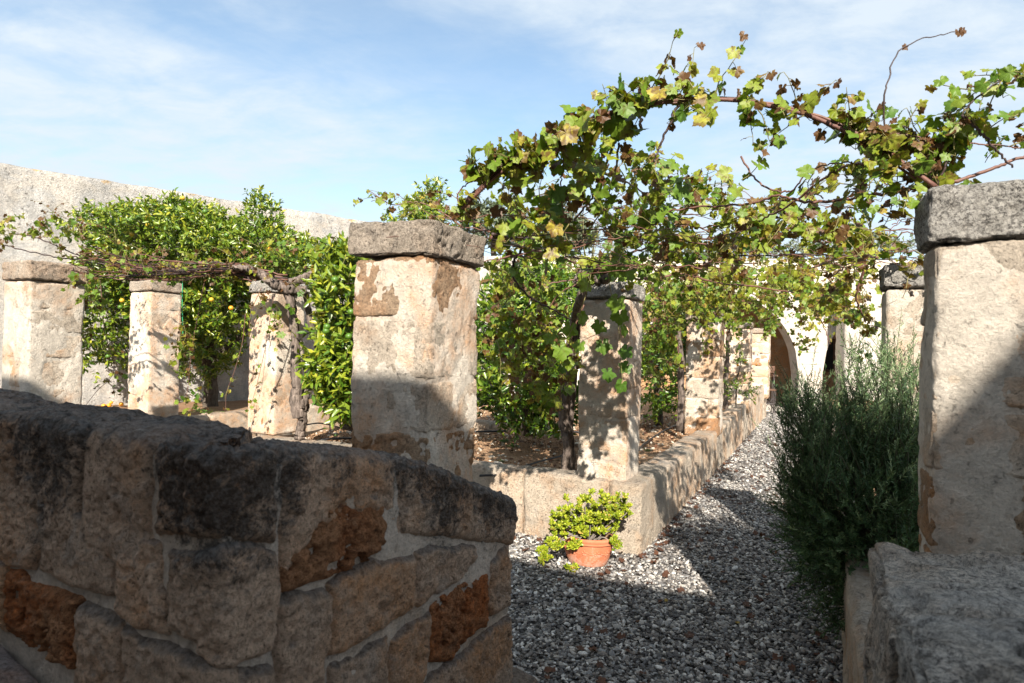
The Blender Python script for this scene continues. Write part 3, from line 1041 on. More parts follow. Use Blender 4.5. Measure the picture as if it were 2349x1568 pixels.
sA = Z2([(368, 300)])[0][0]
sB = Z2([(682, 400)])[0][0]
sC = Z2([(1222, 600)])[0][0]
sD = Z2([(1742, 550)])[0][0]
wS = [Z2([(20, 460)])[0][1], Z2([(300, 470)])[0][1], Z2([(366, 520)])[0][1]]
coping(-1.75, -1.02, (-0.30, -0.30, -0.30), 701)
coping(-1.012, sA - 0.004, (-0.29, -0.27, -0.28), 702)
coping(sA + 0.002, sB - 0.003, (-0.28, -0.30, -0.30), 703)
para_stone([(sB + 0.003, Z2([(690, 670)])[0][1]), (0.0, Z2([(980, 680)])[0][1]), (sC - 0.004, Z2([(1215, 700)])[0][1]), (sC - 0.004, topover), (sB + 0.003, topover)], 0.012, 0.0066, 'para', 1.3, 704, 0.02)
para_stone([(sC + 0.004, -0.30), (sC + 0.12, -0.20), (sC + 0.20, -0.165), (sD - 0.004, -0.14), (sD - 0.004, topover), (sC + 0.004, topover)], 0.012, 0.0066, 'para', 1.1, 705, 0.02)
para_stone([(sC + 0.215, -0.18), (sD - 0.004, -0.15), (sD - 0.004, -0.17), (sC + 0.22, -0.19)], 0.006, 0.0066, 'para', 1.0, 706, 0.02)
para_stone([(sD + 0.004, -0.22), (SEND * 0.86, -0.19), (SEND + 0.02, -0.17), (SEND + 0.16, -0.17), (SEND + 0.16, topover), (sD + 0.004, topover)], 0.010, 0.0066, 'para', 1.2, 707, 0.02)
# mortar body, in patches flush with the stones
ss = np.arange(-1.85, SEND + 0.34, 0.0075)
ww = np.concatenate([np.arange(-1.45, -0.75, 0.03), np.arange(-0.75, TAU + 0.06, 0.0075), np.arange(TAU + 0.06, TAU + 1.4, 0.06)])
Sg, Wg = np.meshgrid(ss, ww, indexing='ij')
s, w = Sg.ravel(), Wg.ravel()
q = np.stack([s, w, s * 0], -1)
h = -0.012 + 0.006 * fbm(q * 7, 4, 601, 0.55) + 0.0016 * fbm(q * 45, 3, 602) + 0.014 * np.clip(fbm(q * 5.2, 3, 603) - 0.35, 0, 0.8)
h = np.where(w > -0.02, h - 0.012, h)
P, _ = pmap(s, w, h)
i = np.arange(len(s)).reshape(len(ss), len(ww))
quad = np.stack([i[:-1, :-1], i[1:, :-1], i[1:, 1:], i[:-1, 1:]], -1).reshape(-1, 4)
obj('mortar', mesh('parapet_mortar', P, quad, attrs={'crust': crust_at(s, w) * 0.98}), M['paramort'], PARA)

# terrace floor slabs in the lower left corner, in front of the parapet
T0 = G(0, 1462, 0.847)
tB, tA = BA(T0)
tA = cA - 0.004
terr = thing('stone_terrace', 'worn purplish stone paving at the foot of the parapet in the lower left corner', 'paving', FR(tB, tA, 0), -AL)
for k, (x0, x1, y0, y1) in enumerate([(-1.6, -0.03, -0.20, 0.0), (-0.02, 0.36, -0.20, 0.0), (-1.6, -0.20, -0.50, -0.208), (-0.19, 0.40, -0.50, -0.208), (-1.6, -0.1, -0.95, -0.508), (-0.09, 0.42, -0.95, -0.508)]):
    V, Fq = rough_box(x1 - x0, y1 - y0, 0.845, 0.012, 0.020, 0.004, 9.0, 800 + k, 0.012, low=0.007)
    V = V + np.array([(x0 + x1) / 2, (y0 + y1) / 2, 0.0])
    V[:, 2] -= 0.20 * V[:, 0] * (V[:, 2] / 0.845)
    obj('slab', mesh('terrace_slab', V, Fq, attrs={'crust': np.full(len(V), 0.14)}), M['paving'], terr)

# lower step stone at the end of the wing
e = G(1200, 1560, 0.05)
V, Fq = rough_box(0.34, 0.30, 0.16, 0.015, 0.04, 0.006, 7.0, 820, 0.02, low=0.01)
o = obj('step_stone', mesh('step_stone', V, Fq, attrs={'crust': np.full(len(V), 0.12)}), M['para'], loc=(e.x - 0.12, e.y - 0.10, -0.06))
o.rotation_euler = (0, 0, -AL)
tag(o, 'grey rough step stone in the gravel at the end of the parapet', 'stone')

# ================================================================ FAR WALLS AND BUILDINGS
def wall_run(name, label, p, q_, z0, z1, th, res, m, seed, crust=True, group=None, kind=None):
    p, q_ = Vector(p), Vector(q_)
    d = q_ - p
    L = math.hypot(d.x, d.y)
    V, Fq = rough_box(L, th, z1 - z0, res, 0.05, 0.014, 1.3, seed, 0.05, low=0.02)
    V = V + np.array([L / 2, th / 2, 0])
    cr = np.clip(0.34 - (z1 - z0 - V[:, 2]) * 0.55, 0.10, 0.42) if crust else np.zeros(len(V))
    o = obj(name, mesh(name, V, Fq, attrs={'crust': cr, 'lich': np.clip(1 - (z1 - z0 - V[:, 2]) * 3.5, 0, 1)}), m, loc=(p.x, p.y, z0))
    o.rotation_euler = (0, 0, math.atan2(d.y, d.x))
    tag(o, label, 'wall', group)
    return o


wl0 = W(0, 380, 9.2)
wl1 = W(1000, 530, 13.9)
zt = W(240, 416, 10.1).z
p0 = Vector((wl0.x, wl0.y, 0))
p1 = Vector((wl1.x, wl1.y, 0))
dd = (p1 - p0).normalized()
gw = wall_run('garden_wall', 'tall weathered whitewashed garden wall with orange lichen on its top, at the left behind the citrus trees', p0 - dd * 6, p1, 0.0, zt, 0.5, 0.06, M['oldwall'], 900)
ga, gb = W(1060, 590, 17.6), W(1207, 592, 17.2)
wall_run('old_grey_wall', 'short old grey stone wall just left of the cream building, seen over the nearest citrus', (ga.x, ga.y, 0), (gb.x, gb.y, 0), 0.0, W(1150, 588, 17.4).z, 0.6, 0.08, M['oldwall'], 910)

# arcade building
fO = W(1206, 600, 17.7)
fE = W(2110, 600, 17.0)
fd = Vector((fE.x - fO.x, fE.y - fO.y, 0))
FL = fd.length
fd.normalize()
fn = Vector((-fd.y, fd.x, 0))
FZ = W(1500, 590, 17.4).z
bldg = thing('arcade_building', 'cream flat-roofed building with a round-arched porch at the end of the path', 'building', (fO.x, fO.y, 0), math.atan2(fd.y, fd.x))


def on_f(px, py):
    r = ray(px, py)
    den = fn.x * r.x + fn.y * r.y
    tt = (fn.x * fO.x + fn.y * fO.y) / den
    X = Vector((r.x * tt, tt, EYE + r.z * tt))
    return (X.x - fO.x) * fd.x + (X.y - fO.y) * fd.y, X.z


s_pl, zsp = on_f(1832, 858)
s_pr, _ = on_f(1887, 850)
RAD = on_f(1820, 800)[0] - on_f(1632, 800)[0]
arches = [(s_pl - 2 * RAD, s_pl), (s_pr, s_pr + 2 * RAD)]


def zlow(s):
    for a, b in arches:
        if a < s < b:
            c = (a + b) / 2
            return zsp + math.sqrt(max(RAD * RAD - (s - c) ** 2, 0))
    return -0.1


FLX = arches[1][1] + 1.2
cuts = sorted(set([0.0, FLX] + [x for ab in arches for x in ab] + list(np.linspace(arches[0][0], arches[0][1], 49)) + list(np.linspace(arches[1][0], arches[1][1], 49)) + list(np.linspace(0, arches[0][0], 8))))
V, Fq = [], []


def quadadd(a, b, c, d):
    n = len(V)
    V.extend([a, b, c, d])
    Fq.append((n, n + 1, n + 2, n + 3))


WT = 0.55
for a, b in zip(cuts[:-1], cuts[1:]):
    if b - a < 1e-6:
        continue
    za, zb = zlow(a + 1e-5), zlow(b - 1e-5)
    quadadd((a, 0, za), (b, 0, zb), (b, 0, FZ - 0.30), (a, 0, FZ - 0.30))
    quadadd((b, WT, zb), (a, WT, za), (a, WT, FZ - 0.30), (b, WT, FZ - 0.30))
    if za > 0 or zb > 0:
        quadadd((a, 0, za), (a, WT, za), (b, WT, zb), (b, 0, zb))
for x, fl in ((arches[0][0], 1), (arches[0][1], 0), (arches[1][0], 1), (arches[1][1], 0), (0.0, 0)):
    top = zsp if x else FZ - 0.3
    if fl:
        quadadd((x, 0, -0.1), (x, WT, -0.1), (x, WT, top), (x, 0, top))
    else:
        quadadd((x, WT, -0.1), (x, 0, -0.1), (x, 0, top), (x, WT, top))
obj('wall', mesh('arcade_wall', V, Fq, False), M['oldcream'], bldg)


def boxpart(name, x0, x1, y0, y1, z0, z1, m, parent, bev=0.0):
    V = [(x0, y0, z0), (x1, y0, z0), (x1, y1, z0), (x0, y1, z0), (x0, y0, z1), (x1, y0, z1), (x1, y1, z1), (x0, y1, z1)]
    Fc = [(0, 3, 2, 1), (4, 5, 6, 7), (0, 1, 5, 4), (1, 2, 6, 5), (2, 3, 7, 6), (3, 0, 4, 7)]
    return obj(name, mesh(name, V, Fc, False), m, parent)


# cream upper wall, cornice and coping
up = boxpart('upper_wall', 0.0, FLX, -0.03, 0.3, zsp + RAD + 0.25 if zsp + RAD + 0.25 < FZ - 0.5 else FZ - 0.9, FZ - 0.302, M['cream'], bldg)
boxpart('cornice', -0.06, FLX + 0.05, -0.09, 0.35, FZ - 0.30, FZ - 0.15, M['cream'], bldg)
boxpart('coping', -0.02, FLX + 0.02, -0.04, 0.5, FZ - 0.148, FZ, M['oldcream'], bldg)
boxpart('side_wall', 0.003, 0.35, WT + 0.003, 5.0, -0.1, FZ - 0.3, M['cream'], bldg)
boxpart('roof', 0.0, FLX, 0.503, 5.0, FZ - 0.25, FZ - 0.12, M['oldcream'], bldg)
boxpart('back_wall', 0.36, FLX, 3.4, 3.7, -0.1, FZ - 0.26, M['blockwarm'], bldg)
boxpart('porch_floor', 0.36, FLX, 0.0, 3.39, -0.1, 0.02, M['oldcream'], bldg)
boxpart('ceiling', 0.36, FLX, WT + 0.003, 3.395, FZ - 0.5, FZ - 0.42, M['oldcream'], bldg)
# cream lower wall over the part without arches
boxpart('plaster_panel', 0.0, arches[0][0] - 0.3, -0.028, -0.002, -0.1, zsp + RAD + 0.2, M['cream'], bldg)
# dressed stones of the pier between the arches and above it
me_cache = {}
rr = random.Random(5)
z = 0.02
ci = 0
while z < zsp + RAD + 0.2:
    h = 0.33
    x = arches[0][0] + 0.2 + (0.0 if ci % 2 else -0.28)
    while x < arches[1][1] - 0.4:
        ln = rr.choice([0.46, 0.56, 0.62])
        x1 = x + ln
        if ci < 4 and x < s_pl < x1:
            x = s_pl + 0.006
            x1 = x + ln
        if ci < 4 and x < s_pr < x1:
            x1 = s_pr - 0.006
        ok = x1 - x > 0.12
        for qx in np.linspace(x, x1, 7):
            if zlow(qx) > z - 0.004:
                ok = False
        if ok:
            d = 0.008 + rr.random() * 0.010
            boxpart('stone', x + 0.006, x1 - 0.006, -d, 0.02, z + 0.006, z + h - 0.006, M['oldcream'], bldg)
        x = max(x1, x + 0.1) if ok else x + 0.14
    z += h
    ci += 1
# window inside the right arch
s_w0, zw1 = on_f(1912, 781)
s_w1, zw0 = on_f(1940, 830)
w0 = bldg
fr = boxpart('window', s_w0 + 0.45, s_w1 + 1.2, 3.30, 3.398, 1.05, 2.15, M['wood'], bldg)
boxpart('pane', s_w0 + 0.53, s_w0 + 0.95, 3.28, 3.298, 1.13, 2.07, M['glass'], fr)
boxpart('pane', s_w0 + 1.02, s_w1 + 1.12, 3.28, 3.298, 1.13, 2.07, M['glass'], fr)

# side range that closes the right of the path
q0 = W(1937, 900, 16.2)
sw = thing('side_building', 'sunlit cream rendered building wall behind the rosemary bush, right of the arches', 'building', (q0.x, q0.y, 0), -math.radians(8))
V, Fq = rough_box(7.0, 0.7, W(2000, 640, 16.2).z + 0.1, 0.12, 0.03, 0.008, 1.5, 930, 0.02)
V = V + np.array([3.5, 0.35, -0.1])
obj('wall', mesh('side_wall_mesh', V, Fq), M['oldcream'], sw)
boxpart('coping', -0.05, 7.1, -0.05, 0.7, W(2000, 640, 16.2).z + 0.004, W(2000, 640, 16.2).z + 0.12, M['oldcream'], sw)

# farmhouse behind the viewpoint: its eaves and gable throw the foreground shade
ctE = 1 / math.tan(math.radians(SUN_EL))
phi = AL - math.radians(SUN_TH)
ha, hb = math.cos(phi) * ctE, -math.sin(phi) * ctE         # shadow run along a and b per metre of height
HA = -3.5


def wall_pt(b, a, z=0.0):
    """facade point (b, height) whose shadow falls on (b, a, z)"""
    h = (a - HA) / ha + z
    hh = z + (a - HA) / ha
    return b - hb * (hh - z), hh


gpt = BA(G(1480, 1338, 0))
c1 = wall_pt(*gpt)
eb, ea = BA(C0)
c2 = wall_pt(eb, ea, W(980, 880, 2.62).z)
rb1 = BA(R1)
c3 = wall_pt(rb1[0], rb1[1], W(2133, 1012, 2.03).z)
c4 = wall_pt(rb1[0] + 0.241, rb1[1], W(2349, 775, 1.92).z)
kk = G(1544, 1186, 0)
c5 = wall_pt(*BA(kk))
print('FACADE', c1, c2, c3, c4, c5)
HL = (c1[1] + c2[1]) / 2
g0 = (min(c1[0], c3[0] + 0.3) , HL)
GT = min(c5[1], c4[1] + 0.75)
l1b, l1a = BA(L1)
c6 = wall_pt(l1b, l1a, W(64, 868, 5.3).z)
prof = [(-5.5, -0.1), (8.5, -0.1), (8.5, GT), (c4[0] + 0.5, GT), (c4[0], c4[1]), (c3[0] - 0.02, c3[1]), (c1[0] + 0.05, HL), (c2[0] - 0.6, HL), (c6[0], c6[1]), (-5.5, c6[1])]
n = len(prof)
V = [FR(b, HA, z) for b, z in prof] + [FR(b, HA - 6, z) for b, z in prof]
Fq = [tuple(range(n))[::-1], tuple(range(n, 2 * n))] + [(i, (i + 1) % n, n + (i + 1) % n, n + i) for i in range(n)]
house = thing('farmhouse', 'cream farmhouse with a raised gable behind the viewpoint, whose shade covers the foreground', 'building')
obj('wall', mesh('farmhouse_wall', V, Fq, False), M['oldcream'], house)
for k, bb in enumerate((-4.2, -2, 0.4, 2.6, 6.5)):
    wdw = thing
    Vv = [FR(bb + dx, HA + dy, zz_) for dx in (-0.5, 0.5) for dy in (0.003, 0.05) for zz_ in (1.4 if k != 2 else 0.72, 2.9)]
    me = mesh('shutter', Vv, [(0, 1, 3, 2), (4, 6, 7, 5), (0, 4, 5, 1), (2, 3, 7, 6), (0, 2, 6, 4), (1, 5, 7, 3)], False)
    obj('shutter' if k != 2 else 'door', me, M['wood'], house)

# ================================================================ LEAF SHAPES
def grape_leaf(N=34, ring=True, seed=0, crumple=0.05):
    r_ = np.random.default_rng(seed)
    th = np.radians(np.linspace(-164, 164, N))
    key = np.radians([-180, -160, -122, -92, -60, -30, 0, 30, 60, 92, 122, 160, 180])
    val = np.array([.12, .44, .62, .50, .86, .64, 1.0, .64, .86, .50, .62, .44, .12]) * (1 + 0.08 * r_.standard_normal(13))
    R = np.interp(th, key, val)
    R = R * (1 + 0.055 * np.where(np.arange(N) % 2, 1, -1))
    ph = r_.random(3) * 6

    def zf(x, y):
        rr = np.hypot(x, y)
        t = np.arctan2(x, y)
        return -0.16 * rr * rr + 0.16 * np.abs(x) + crumple * rr * (np.sin(3 * t + ph[0]) + 0.7 * np.sin(7 * t + ph[1])) + crumple * 0.8 * np.sin(9 * x + ph[2]) * np.cos(8 * y)
    V = [(0, 0, 0)]
    X, Y = R * np.sin(th), R * np.cos(th)
    if ring:
        for k in (0.5, 1.0):
            x, y = X * k * 1.0, Y * k
            V += list(zip(x, y, zf(x, y)))
        Fc = [(0, 1 + i, 2 + i) for i in range(N - 1)]
        for i in range(N - 1):
            a, b, c, d = 1 + i, 2 + i, 1 + N + i, 2 + N + i
            Fc += [(a, c, d), (a, d, b)]
    else:
        V += list(zip(X, Y, zf(X, Y)))
        Fc = [(0, 1 + i, 2 + i) for i in range(N - 1)]
    V = np.array(V)
    V[:, 1] += 0.0
    return V, np.array(Fc)[:, ::-1]


GL = [grape_leaf(34, True, 1, .04), grape_leaf(34, True, 2, .06), grape_leaf(34, True, 3, .08), grape_leaf(30, True, 4, .17), grape_leaf(30, True, 5, .26)]
GLF = [grape_leaf(15, False, 11, .06), grape_leaf(15, False, 12, .10), grape_leaf(13, False, 13, .2)]
LV = np.array([(0, 0, 0), (-.17, .3, .05), (.17, .3, .05), (-.15, .65, .03), (.15, .65, .03), (0, 1, -.08), (0, .45, -.02)], dtype=float)
LF = np.array([(0, 2, 6), (0, 6, 1), (6, 2, 4), (6, 3, 1), (6, 4, 5), (6, 5, 3)])
NV = np.array([(-.05, 0, 0), (.05, 0, 0), (.045, .8, .02), (0, 1, 0), (-.045, .8, .02)], dtype=float)
NF = np.array([(0, 1, 2), (0, 2, 4), (4, 2, 3)])


def frames(tip, nrm):
    t = tip / np.maximum(np.linalg.norm(tip, axis=1, keepdims=True), 1e-9)
    n = nrm - t * (nrm * t).sum(1, keepdims=True)
    n /= np.maximum(np.linalg.norm(n, axis=1, keepdims=True), 1e-9)
    x = np.cross(t, n)
    return x, t, n


def place(bag, proto, pos, tip, nrm, size, tone):
    V, Fc = proto
    x, t, n = frames(tip, nrm)
    size = np.broadcast_to(size, (len(pos),))
    P = pos[:, None, :] + size[:, None, None] * (V[None, :, 0:1] * x[:, None] + V[None, :, 1:2] * t[:, None] + V[None, :, 2:3] * n[:, None])
    m = len(V)
    Ff = (Fc[None] + (np.arange(len(pos)) * m)[:, None, None]).reshape(-1, 3)
    bag.add(P.reshape(-1, 3), Ff, np.repeat(tone, m))


SUNV = -np.array(LD)
nprng = np.random.default_rng(21)


def rdir(n):
    v = nprng.standard_normal((n, 3))
    return v / np.linalg.norm(v, axis=1, keepdims=True)


class Vine:
    """one vine: canes as parts, its largest leaves as parts, the rest of its leaves joined"""
    cache = {}

    def __init__(s, label, root, cat='vine', group=None):
        s.root = Vector(root)
        s.e = thing('grape_vine', label, cat, s.root, 0, group)
        s.L = []
        s.stem = Bag()

    def part(s, name, path, radii, m='cane', sides=7, n=None, wob=0.0, ridges=0):
        P = smooth_path(path, n or max(8, len(path) * 8))
        P[1:-1] += wob * nprng.standard_normal((len(P) - 2, 3)) * 0.5
        V, Fc = tube(P, radii, sides, wob * 0.3, 1, ridges)
        me = mesh(name, V - np.array(s.root), Fc)
        obj(name, me, M[m], s.e)
        return P

    def leaf(s, pos, tip, nrm, size, tone):
        s.L.append((np.array(pos), np.array(tip), np.array(nrm), size, tone))

    def shoot(s, start, d, length, nleaf, size, tone=0.4, tvar=0.16, droop=0.5, brown=0.15, r=0.0028):
        p = np.array(start, dtype=float)
        d = np.array(d, dtype=float)
        d /= np.linalg.norm(d)
        seg = max(6, nleaf)
        pts = [p.copy()]
        for i in range(seg):
            d = d + np.array([0, 0, -droop * 0.9 / seg]) + nprng.standard_normal(3) * 0.16
            d /= np.linalg.norm(d)
            p = p + d * length / seg
            pts.append(p.copy())
        V, Fc = tube(np.array(pts), [r, r * 0.45], 5)
        s.stem.add(V - np.array(s.root), Fc)
        for i in range(nleaf):
            k = 1 + int(i * seg / nleaf)
            q = pts[k]
            dd_ = pts[k] - pts[k - 1]
            side = np.cross(dd_, [0, 0, 1.0])
            side /= max(np.linalg.norm(side), 1e-6)
            side = side * (1 if i % 2 else -1) + nprng.standard_normal(3) * 0.6 + np.array([0, 0, 0.25])
            side /= np.linalg.norm(side)
            pl = size * nprng.uniform(0.4, 0.8)
            e_ = q + side * pl
            V, Fc = tube(np.array([q, (q + e_) / 2 + [0, 0, pl * 0.12], e_]), [0.0014, 0.0011], 3)
            s.stem.add(V - np.array(s.root), Fc)
            tip = side * 0.7 + np.array([0, 0, -0.75]) + nprng.standard_normal(3) * 0.35
            nr = SUNV * 0.5 + np.array([0, 0, 0.4]) + nprng.standard_normal(3) * 0.75
            t = tone + nprng.normal(0, tvar)
            if nprng.random() < brown:
                t = nprng.uniform(0.78, 1.0)
            sz = size * nprng.uniform(0.6, 1.2) * (1 - 0.35 * (i / nleaf) ** 2) * (0.75 if t > 0.8 else 1)
            s.leaf(e_, tip, nr, sz, min(max(t, 0), 1))
        return pts

    def on_path(s, P, n, length, nleaf, size, up=0.3, spread=1.0, **kw):
        for _ in range(n):
            i = nprng.integers(0, len(P) - 1)
            q = P[i] + (P[i + 1] - P[i]) * nprng.random()
            d = nprng.standard_normal(3) * spread + np.array([0, 0, up])
            s.shoot(q, d, length * nprng.uniform(0.5, 1.25), nleaf, size, **kw)

    def finish(s, objects=280, near=None, stem_m='twig'):
        cp = np.array([0, 0, EYE])
        s.L.sort(key=lambda a: -a[3] / max(np.linalg.norm(a[0] - cp), 0.1))
        nobj = 0
        rest = []
        for (p, t, n_, sz, tone) in s.L:
            if nobj < objects and sz / np.linalg.norm(p - cp) * 2 * F * 1.63 > 20:
                sh = (3 + nobj % 2) if tone > 0.8 else nobj % 3
                tb = min(int(tone * 12), 11)
                key = (sh, tb)
                if key not in Vine.cache:
                    V, Fc = GL[sh]
                    Vine.cache[key] = mesh('vine_leaf', V, Fc, True, {'tone': np.full(len(V), (tb + 0.5) / 12)})
                    Vine.cache[key].materials.append(M['vleaf'])
                x, tt, nn = frames(t[None], n_[None])
                m4 = Matrix(((x[0][0] * sz, tt[0][0] * sz, nn[0][0] * sz, p[0] - s.root.x), (x[0][1] * sz, tt[0][1] * sz, nn[0][1] * sz, p[1] - s.root.y), (x[0][2] * sz, tt[0][2] * sz, nn[0][2] * sz, p[2] - s.root.z), (0, 0, 0, 1)))
                o = bpy.data.objects.new('leaf', Vine.cache[key])
                COL.objects.link(o)
                o.parent = s.e
                o.matrix_basis = m4
                nobj += 1
            else:
                rest.append((p, t, n_, sz, tone))
        if rest:
            b = Bag()
            for g in range(4):
                sub = [r_ for k, r_ in enumerate(rest) if k % 4 == g]
                if not sub:
                    continue
                far = np.median([np.linalg.norm(r_[0] - cp) for r_ in sub]) > 6
                pr = (GLF[g % 3] if far else GL[g if g < 3 else 3])
                place(b, pr, np.array([r_[0] for r_ in sub]) - np.array(s.root), np.array([r_[1] for r_ in sub]), np.array([r_[2] for r_ in sub]), np.array([r_[3] for r_ in sub]), np.array([r_[4] for r_ in sub]))
            b.build('leaves', M['vleaf'], s.e, 'stuff')
        if s.stem.n:
            s.stem.build('shoots', M[stem_m], s.e, 'stuff')
        return nobj


def PX(lst):
    """[(px, py, Z), ...] -> world points"""
    return [np.array(W(*p)) for p in lst]


def PD(lst, z0, z1):
    n = len(lst) - 1
    return [np.array(W(x, y, z0 + (z1 - z0) * i / n)) for i, (x, y) in enumerate(lst)]


# ================================================================ HOOP AND WIRES
hoop_px = [(1040, 505), (1060, 480), (1100, 440), (1150, 395), (1250, 332), (1300, 304), (1375, 268), (1450, 245), (1560, 230), (1680, 230), (1750, 241), (1850, 264), (1950, 306), (2030, 347), (2080, 382), (2145, 428)]
HP = smooth_path(PD(hoop_px, 2.95, 2.2), 60)
t = thing('iron_hoop', 'rust brown iron hoop arching over the path between the nearest and the largest pillar', 'hoop', HP[0])
V, Fc = tube(HP, 0.0085, 8)
obj('rod', mesh('hoop_rod', V - HP[0], Fc), M['rust'], t)
for k, f in enumerate((8, 22, 33, 45, 52)):
    q = HP[f]
    tg = HP[f + 1] - HP[f]
    a_ = np.linspace(0, 5 * math.pi, 26)
    u_ = np.cross(tg, [0, 0, 1.0]); u_ /= np.linalg.norm(u_)
    v_ = np.cross(u_, tg); v_ /= np.linalg.norm(v_)
    pts = q + tg / np.linalg.norm(tg) * np.linspace(0, 0.03, 26)[:, None] + 0.0115 * (np.cos(a_)[:, None] * u_ + np.sin(a_)[:, None] * v_)
    V, Fc = tube(pts, 0.0014, 4)
    obj('wire_tie', mesh('wire_tie', V - HP[0], Fc), M['wire'], t)

WIRES = [
    ([(1125, 548, 2.9), (1330, 600, 4.9)], 'steel wire from the nearest pillar back to the cap beside the thin vine trunk'),
    ([(1330, 604, 5.0), (1660, 600, 4.5), (2010, 592, 3.85)], 'steel wire across the path just above the lichened cap behind the rosemary'),
    ([(1460, 615, 5.3), (1660, 640, 8.4), (1722, 655, 11.6)], 'steel wire strung along the path row of pillars under the leaves'),
    ([(2015, 590, 3.8), (2125, 560, 2.6)], 'short steel wire between the two right hand pillar caps'),
    ([(1128, 560, 2.9), (1700, 610, 3.4), (2110, 590, 2.6)], 'thin steel wire sagging low across the path below the hoop'),
    ([(190, 612, 5.4), (420, 618, 6.5), (690, 630, 7.1)], 'steel wire carrying the bundle of canes at the left'),
]
for pts, lab in WIRES:
    P = smooth_path(PX(pts), 16)
    V, Fc = tube(P, 0.0014, 5)
    o = obj('trellis_wire', mesh('trellis_wire', V, Fc), M['wire'])
    tag(o, lab, 'wire', 'steel wires of the vine trellis')

# ================================================================ VINE OVER THE HOOP
v = Vine('main grape vine trained over the iron hoop, yellowing leaves against the sky', W(1300, 1106, 5.5))
trunk = v.part('trunk', PX([(1303, 1118, 5.48), (1298, 1060, 5.48), (1304, 1010, 5.46), (1293, 960, 5.44), (1300, 900, 5.43), (1306, 830, 5.41), (1312, 760, 5.38), (1330, 690, 4.95), (1345, 640, 4.9)]), [0.040, 0.036, 0.050, 0.042, 0.040, 0.038, 0.036, 0.034, 0.045], 'vinebark', 16, 60, 0.010, 5)
v.part('trunk_stem', PX([(1312, 1118, 5.54), (1314, 1050, 5.54), (1310, 980, 5.52), (1318, 880, 5.50), (1326, 760, 5.43), (1340, 650, 4.95)]), [0.022, 0.024, 0.020, 0.020], 'vinebark', 10, 40, 0.006, 4)
head = (1345, 625, 4.85)
for dx in range(5):
    v.part('head_knot', PX([(1325 + dx * 14, 655 - dx * 3, 4.9 - dx * 0.03), (1335 + dx * 18, 628, 4.85), (1350 + dx * 16, 606, 4.8)]), [0.035, 0.045, 0.02], 'vinebark', 10, 14, 0.02, 4)
c_wrap = [v.part('cane', [p + np.array([0, 0, 0.012 * math.sin(i * 0.5 + k)]) + np.array([0.010 * math.cos(i * 0.55 + k * 2), 0.01 * k, 0.004]) for i, p in enumerate(HP[::3])][(0 if k != 2 else 8):(20 if k != 1 else 14)], [0.0065, 0.005], 'cane' if k != 1 else 'darkcane', 7, 60, 0.003) for k in range(3)]
CN = [
    ([(1128, 545), (1173, 562), (1245, 580), (1300, 596), (1345, 612)], 3.0, 4.85, 0.011, 'cane'),
    ([(1130, 538), (1190, 546), (1237, 552), (1284, 572), (1338, 600)], 2.95, 4.8, 0.009, 'darkcane'),
    ([(1210, 556), (1182, 595), (1176, 628), (1190, 656), (1225, 688), (1275, 714), (1310, 735)], 3.6, 4.3, 0.009, 'darkcane'),
    ([(1463, 258), (1410, 328), (1381, 404), (1352, 462), (1317, 509), (1322, 545), (1335, 595)], 2.65, 4.4, 0.008, 'darkcane'),
    ([(1556, 240), (1533, 293), (1512, 340), (1500, 372)], 2.55, 2.6, 0.0065, 'darkcane'),
    ([(1420, 330), (1405, 420), (1370, 500), (1330, 560)], 2.9, 4.5, 0.006, 'darkcane'),
    ([(1982, 375), (1940, 382), (1889, 410), (1807, 474), (1760, 497), (1714, 526), (1640, 545)], 2.4, 3.6, 0.0065, 'cane'),
    ([(2105, 433), (2050, 440), (1982, 451), (1860, 465), (1784, 451), (1708, 471), (1620, 474), (1533, 486), (1470, 505)], 2.4, 3.4, 0.0075, 'cane'),
    ([(1290, 330), (1292, 380), (1286, 440), (1296, 500)], 2.75, 2.9, 0.004, 'cane'),
    ([(1060, 480), (1048, 450), (1075, 420), (1120, 400), (1160, 370)], 2.9, 2.8, 0.004, 'cane'),
    ([(1345, 612), (1420, 590), (1520, 560), (1640, 548), (1760, 560)], 4.8, 4.2, 0.009, 'cane'),
    ([(1345, 618), (1440, 612), (1560, 598), (1700, 588), (1850, 585), (2000, 590)], 4.8, 3.9, 0.008, 'darkcane'),
    ([(1350, 622), (1480, 640), (1571, 629), (1646, 650), (1718, 656), (1780, 666), (1821, 671)], 4.8, 5.2, 0.010, 'cane'),
    ([(1128, 552), (1200, 545), (1320, 530), (1450, 520), (1560, 500)], 3.0, 3.4, 0.004, 'darkcane'),
    ([(1380, 400), (1420, 410), (1480, 450), (1505, 520), (1500, 580)], 3.2, 4.2, 0.006, 'darkcane'),
    ([(1700, 360), (1740, 420), (1810, 440), (1850, 400), (1910, 375), (1990, 380)], 2.8, 2.4, 0.0045, 'cane'),
    ([(1340, 700), (1312, 770), (1290, 860), (1282, 950)], 4.6, 4.7, 0.005, 'cane'),
    ([(1345, 640), (1240, 660), (1195, 740), (1170, 830)], 4.8, 4.9, 0.006, 'cane'),
    ([(1345, 640), (1270, 690), (1240, 790), (1225, 900)], 4.8, 5.0, 0.006, 'cane'),
]
CP = []
for pts, z0, z1, r, mm in CN:
    CP.append(v.part('cane', PD(pts, z0, z1), [r, r * 0.6], mm, 7, None, 0.006))
# bare switches fanning up from the head
for k in range(34):
    x = nprng.uniform(-160, 170)
    x1 = 1345 + x
    y1 = nprng.uniform(440, 560)
    P = PX([(1345 + nprng.uniform(-30, 60), 622, 4.85), (1345 + x * 0.5, 580 - abs(x) * 0.02, 4.8), (x1, y1, nprng.uniform(4.2, 5.4))])
    v.stem.add(tube(smooth_path(P, 10), [0.004, 0.0018], 4)[0] - np.array(v.root), tube(smooth_path(P, 10), [0.004, 0.0018], 4)[1])
hp = HP[2:-2]
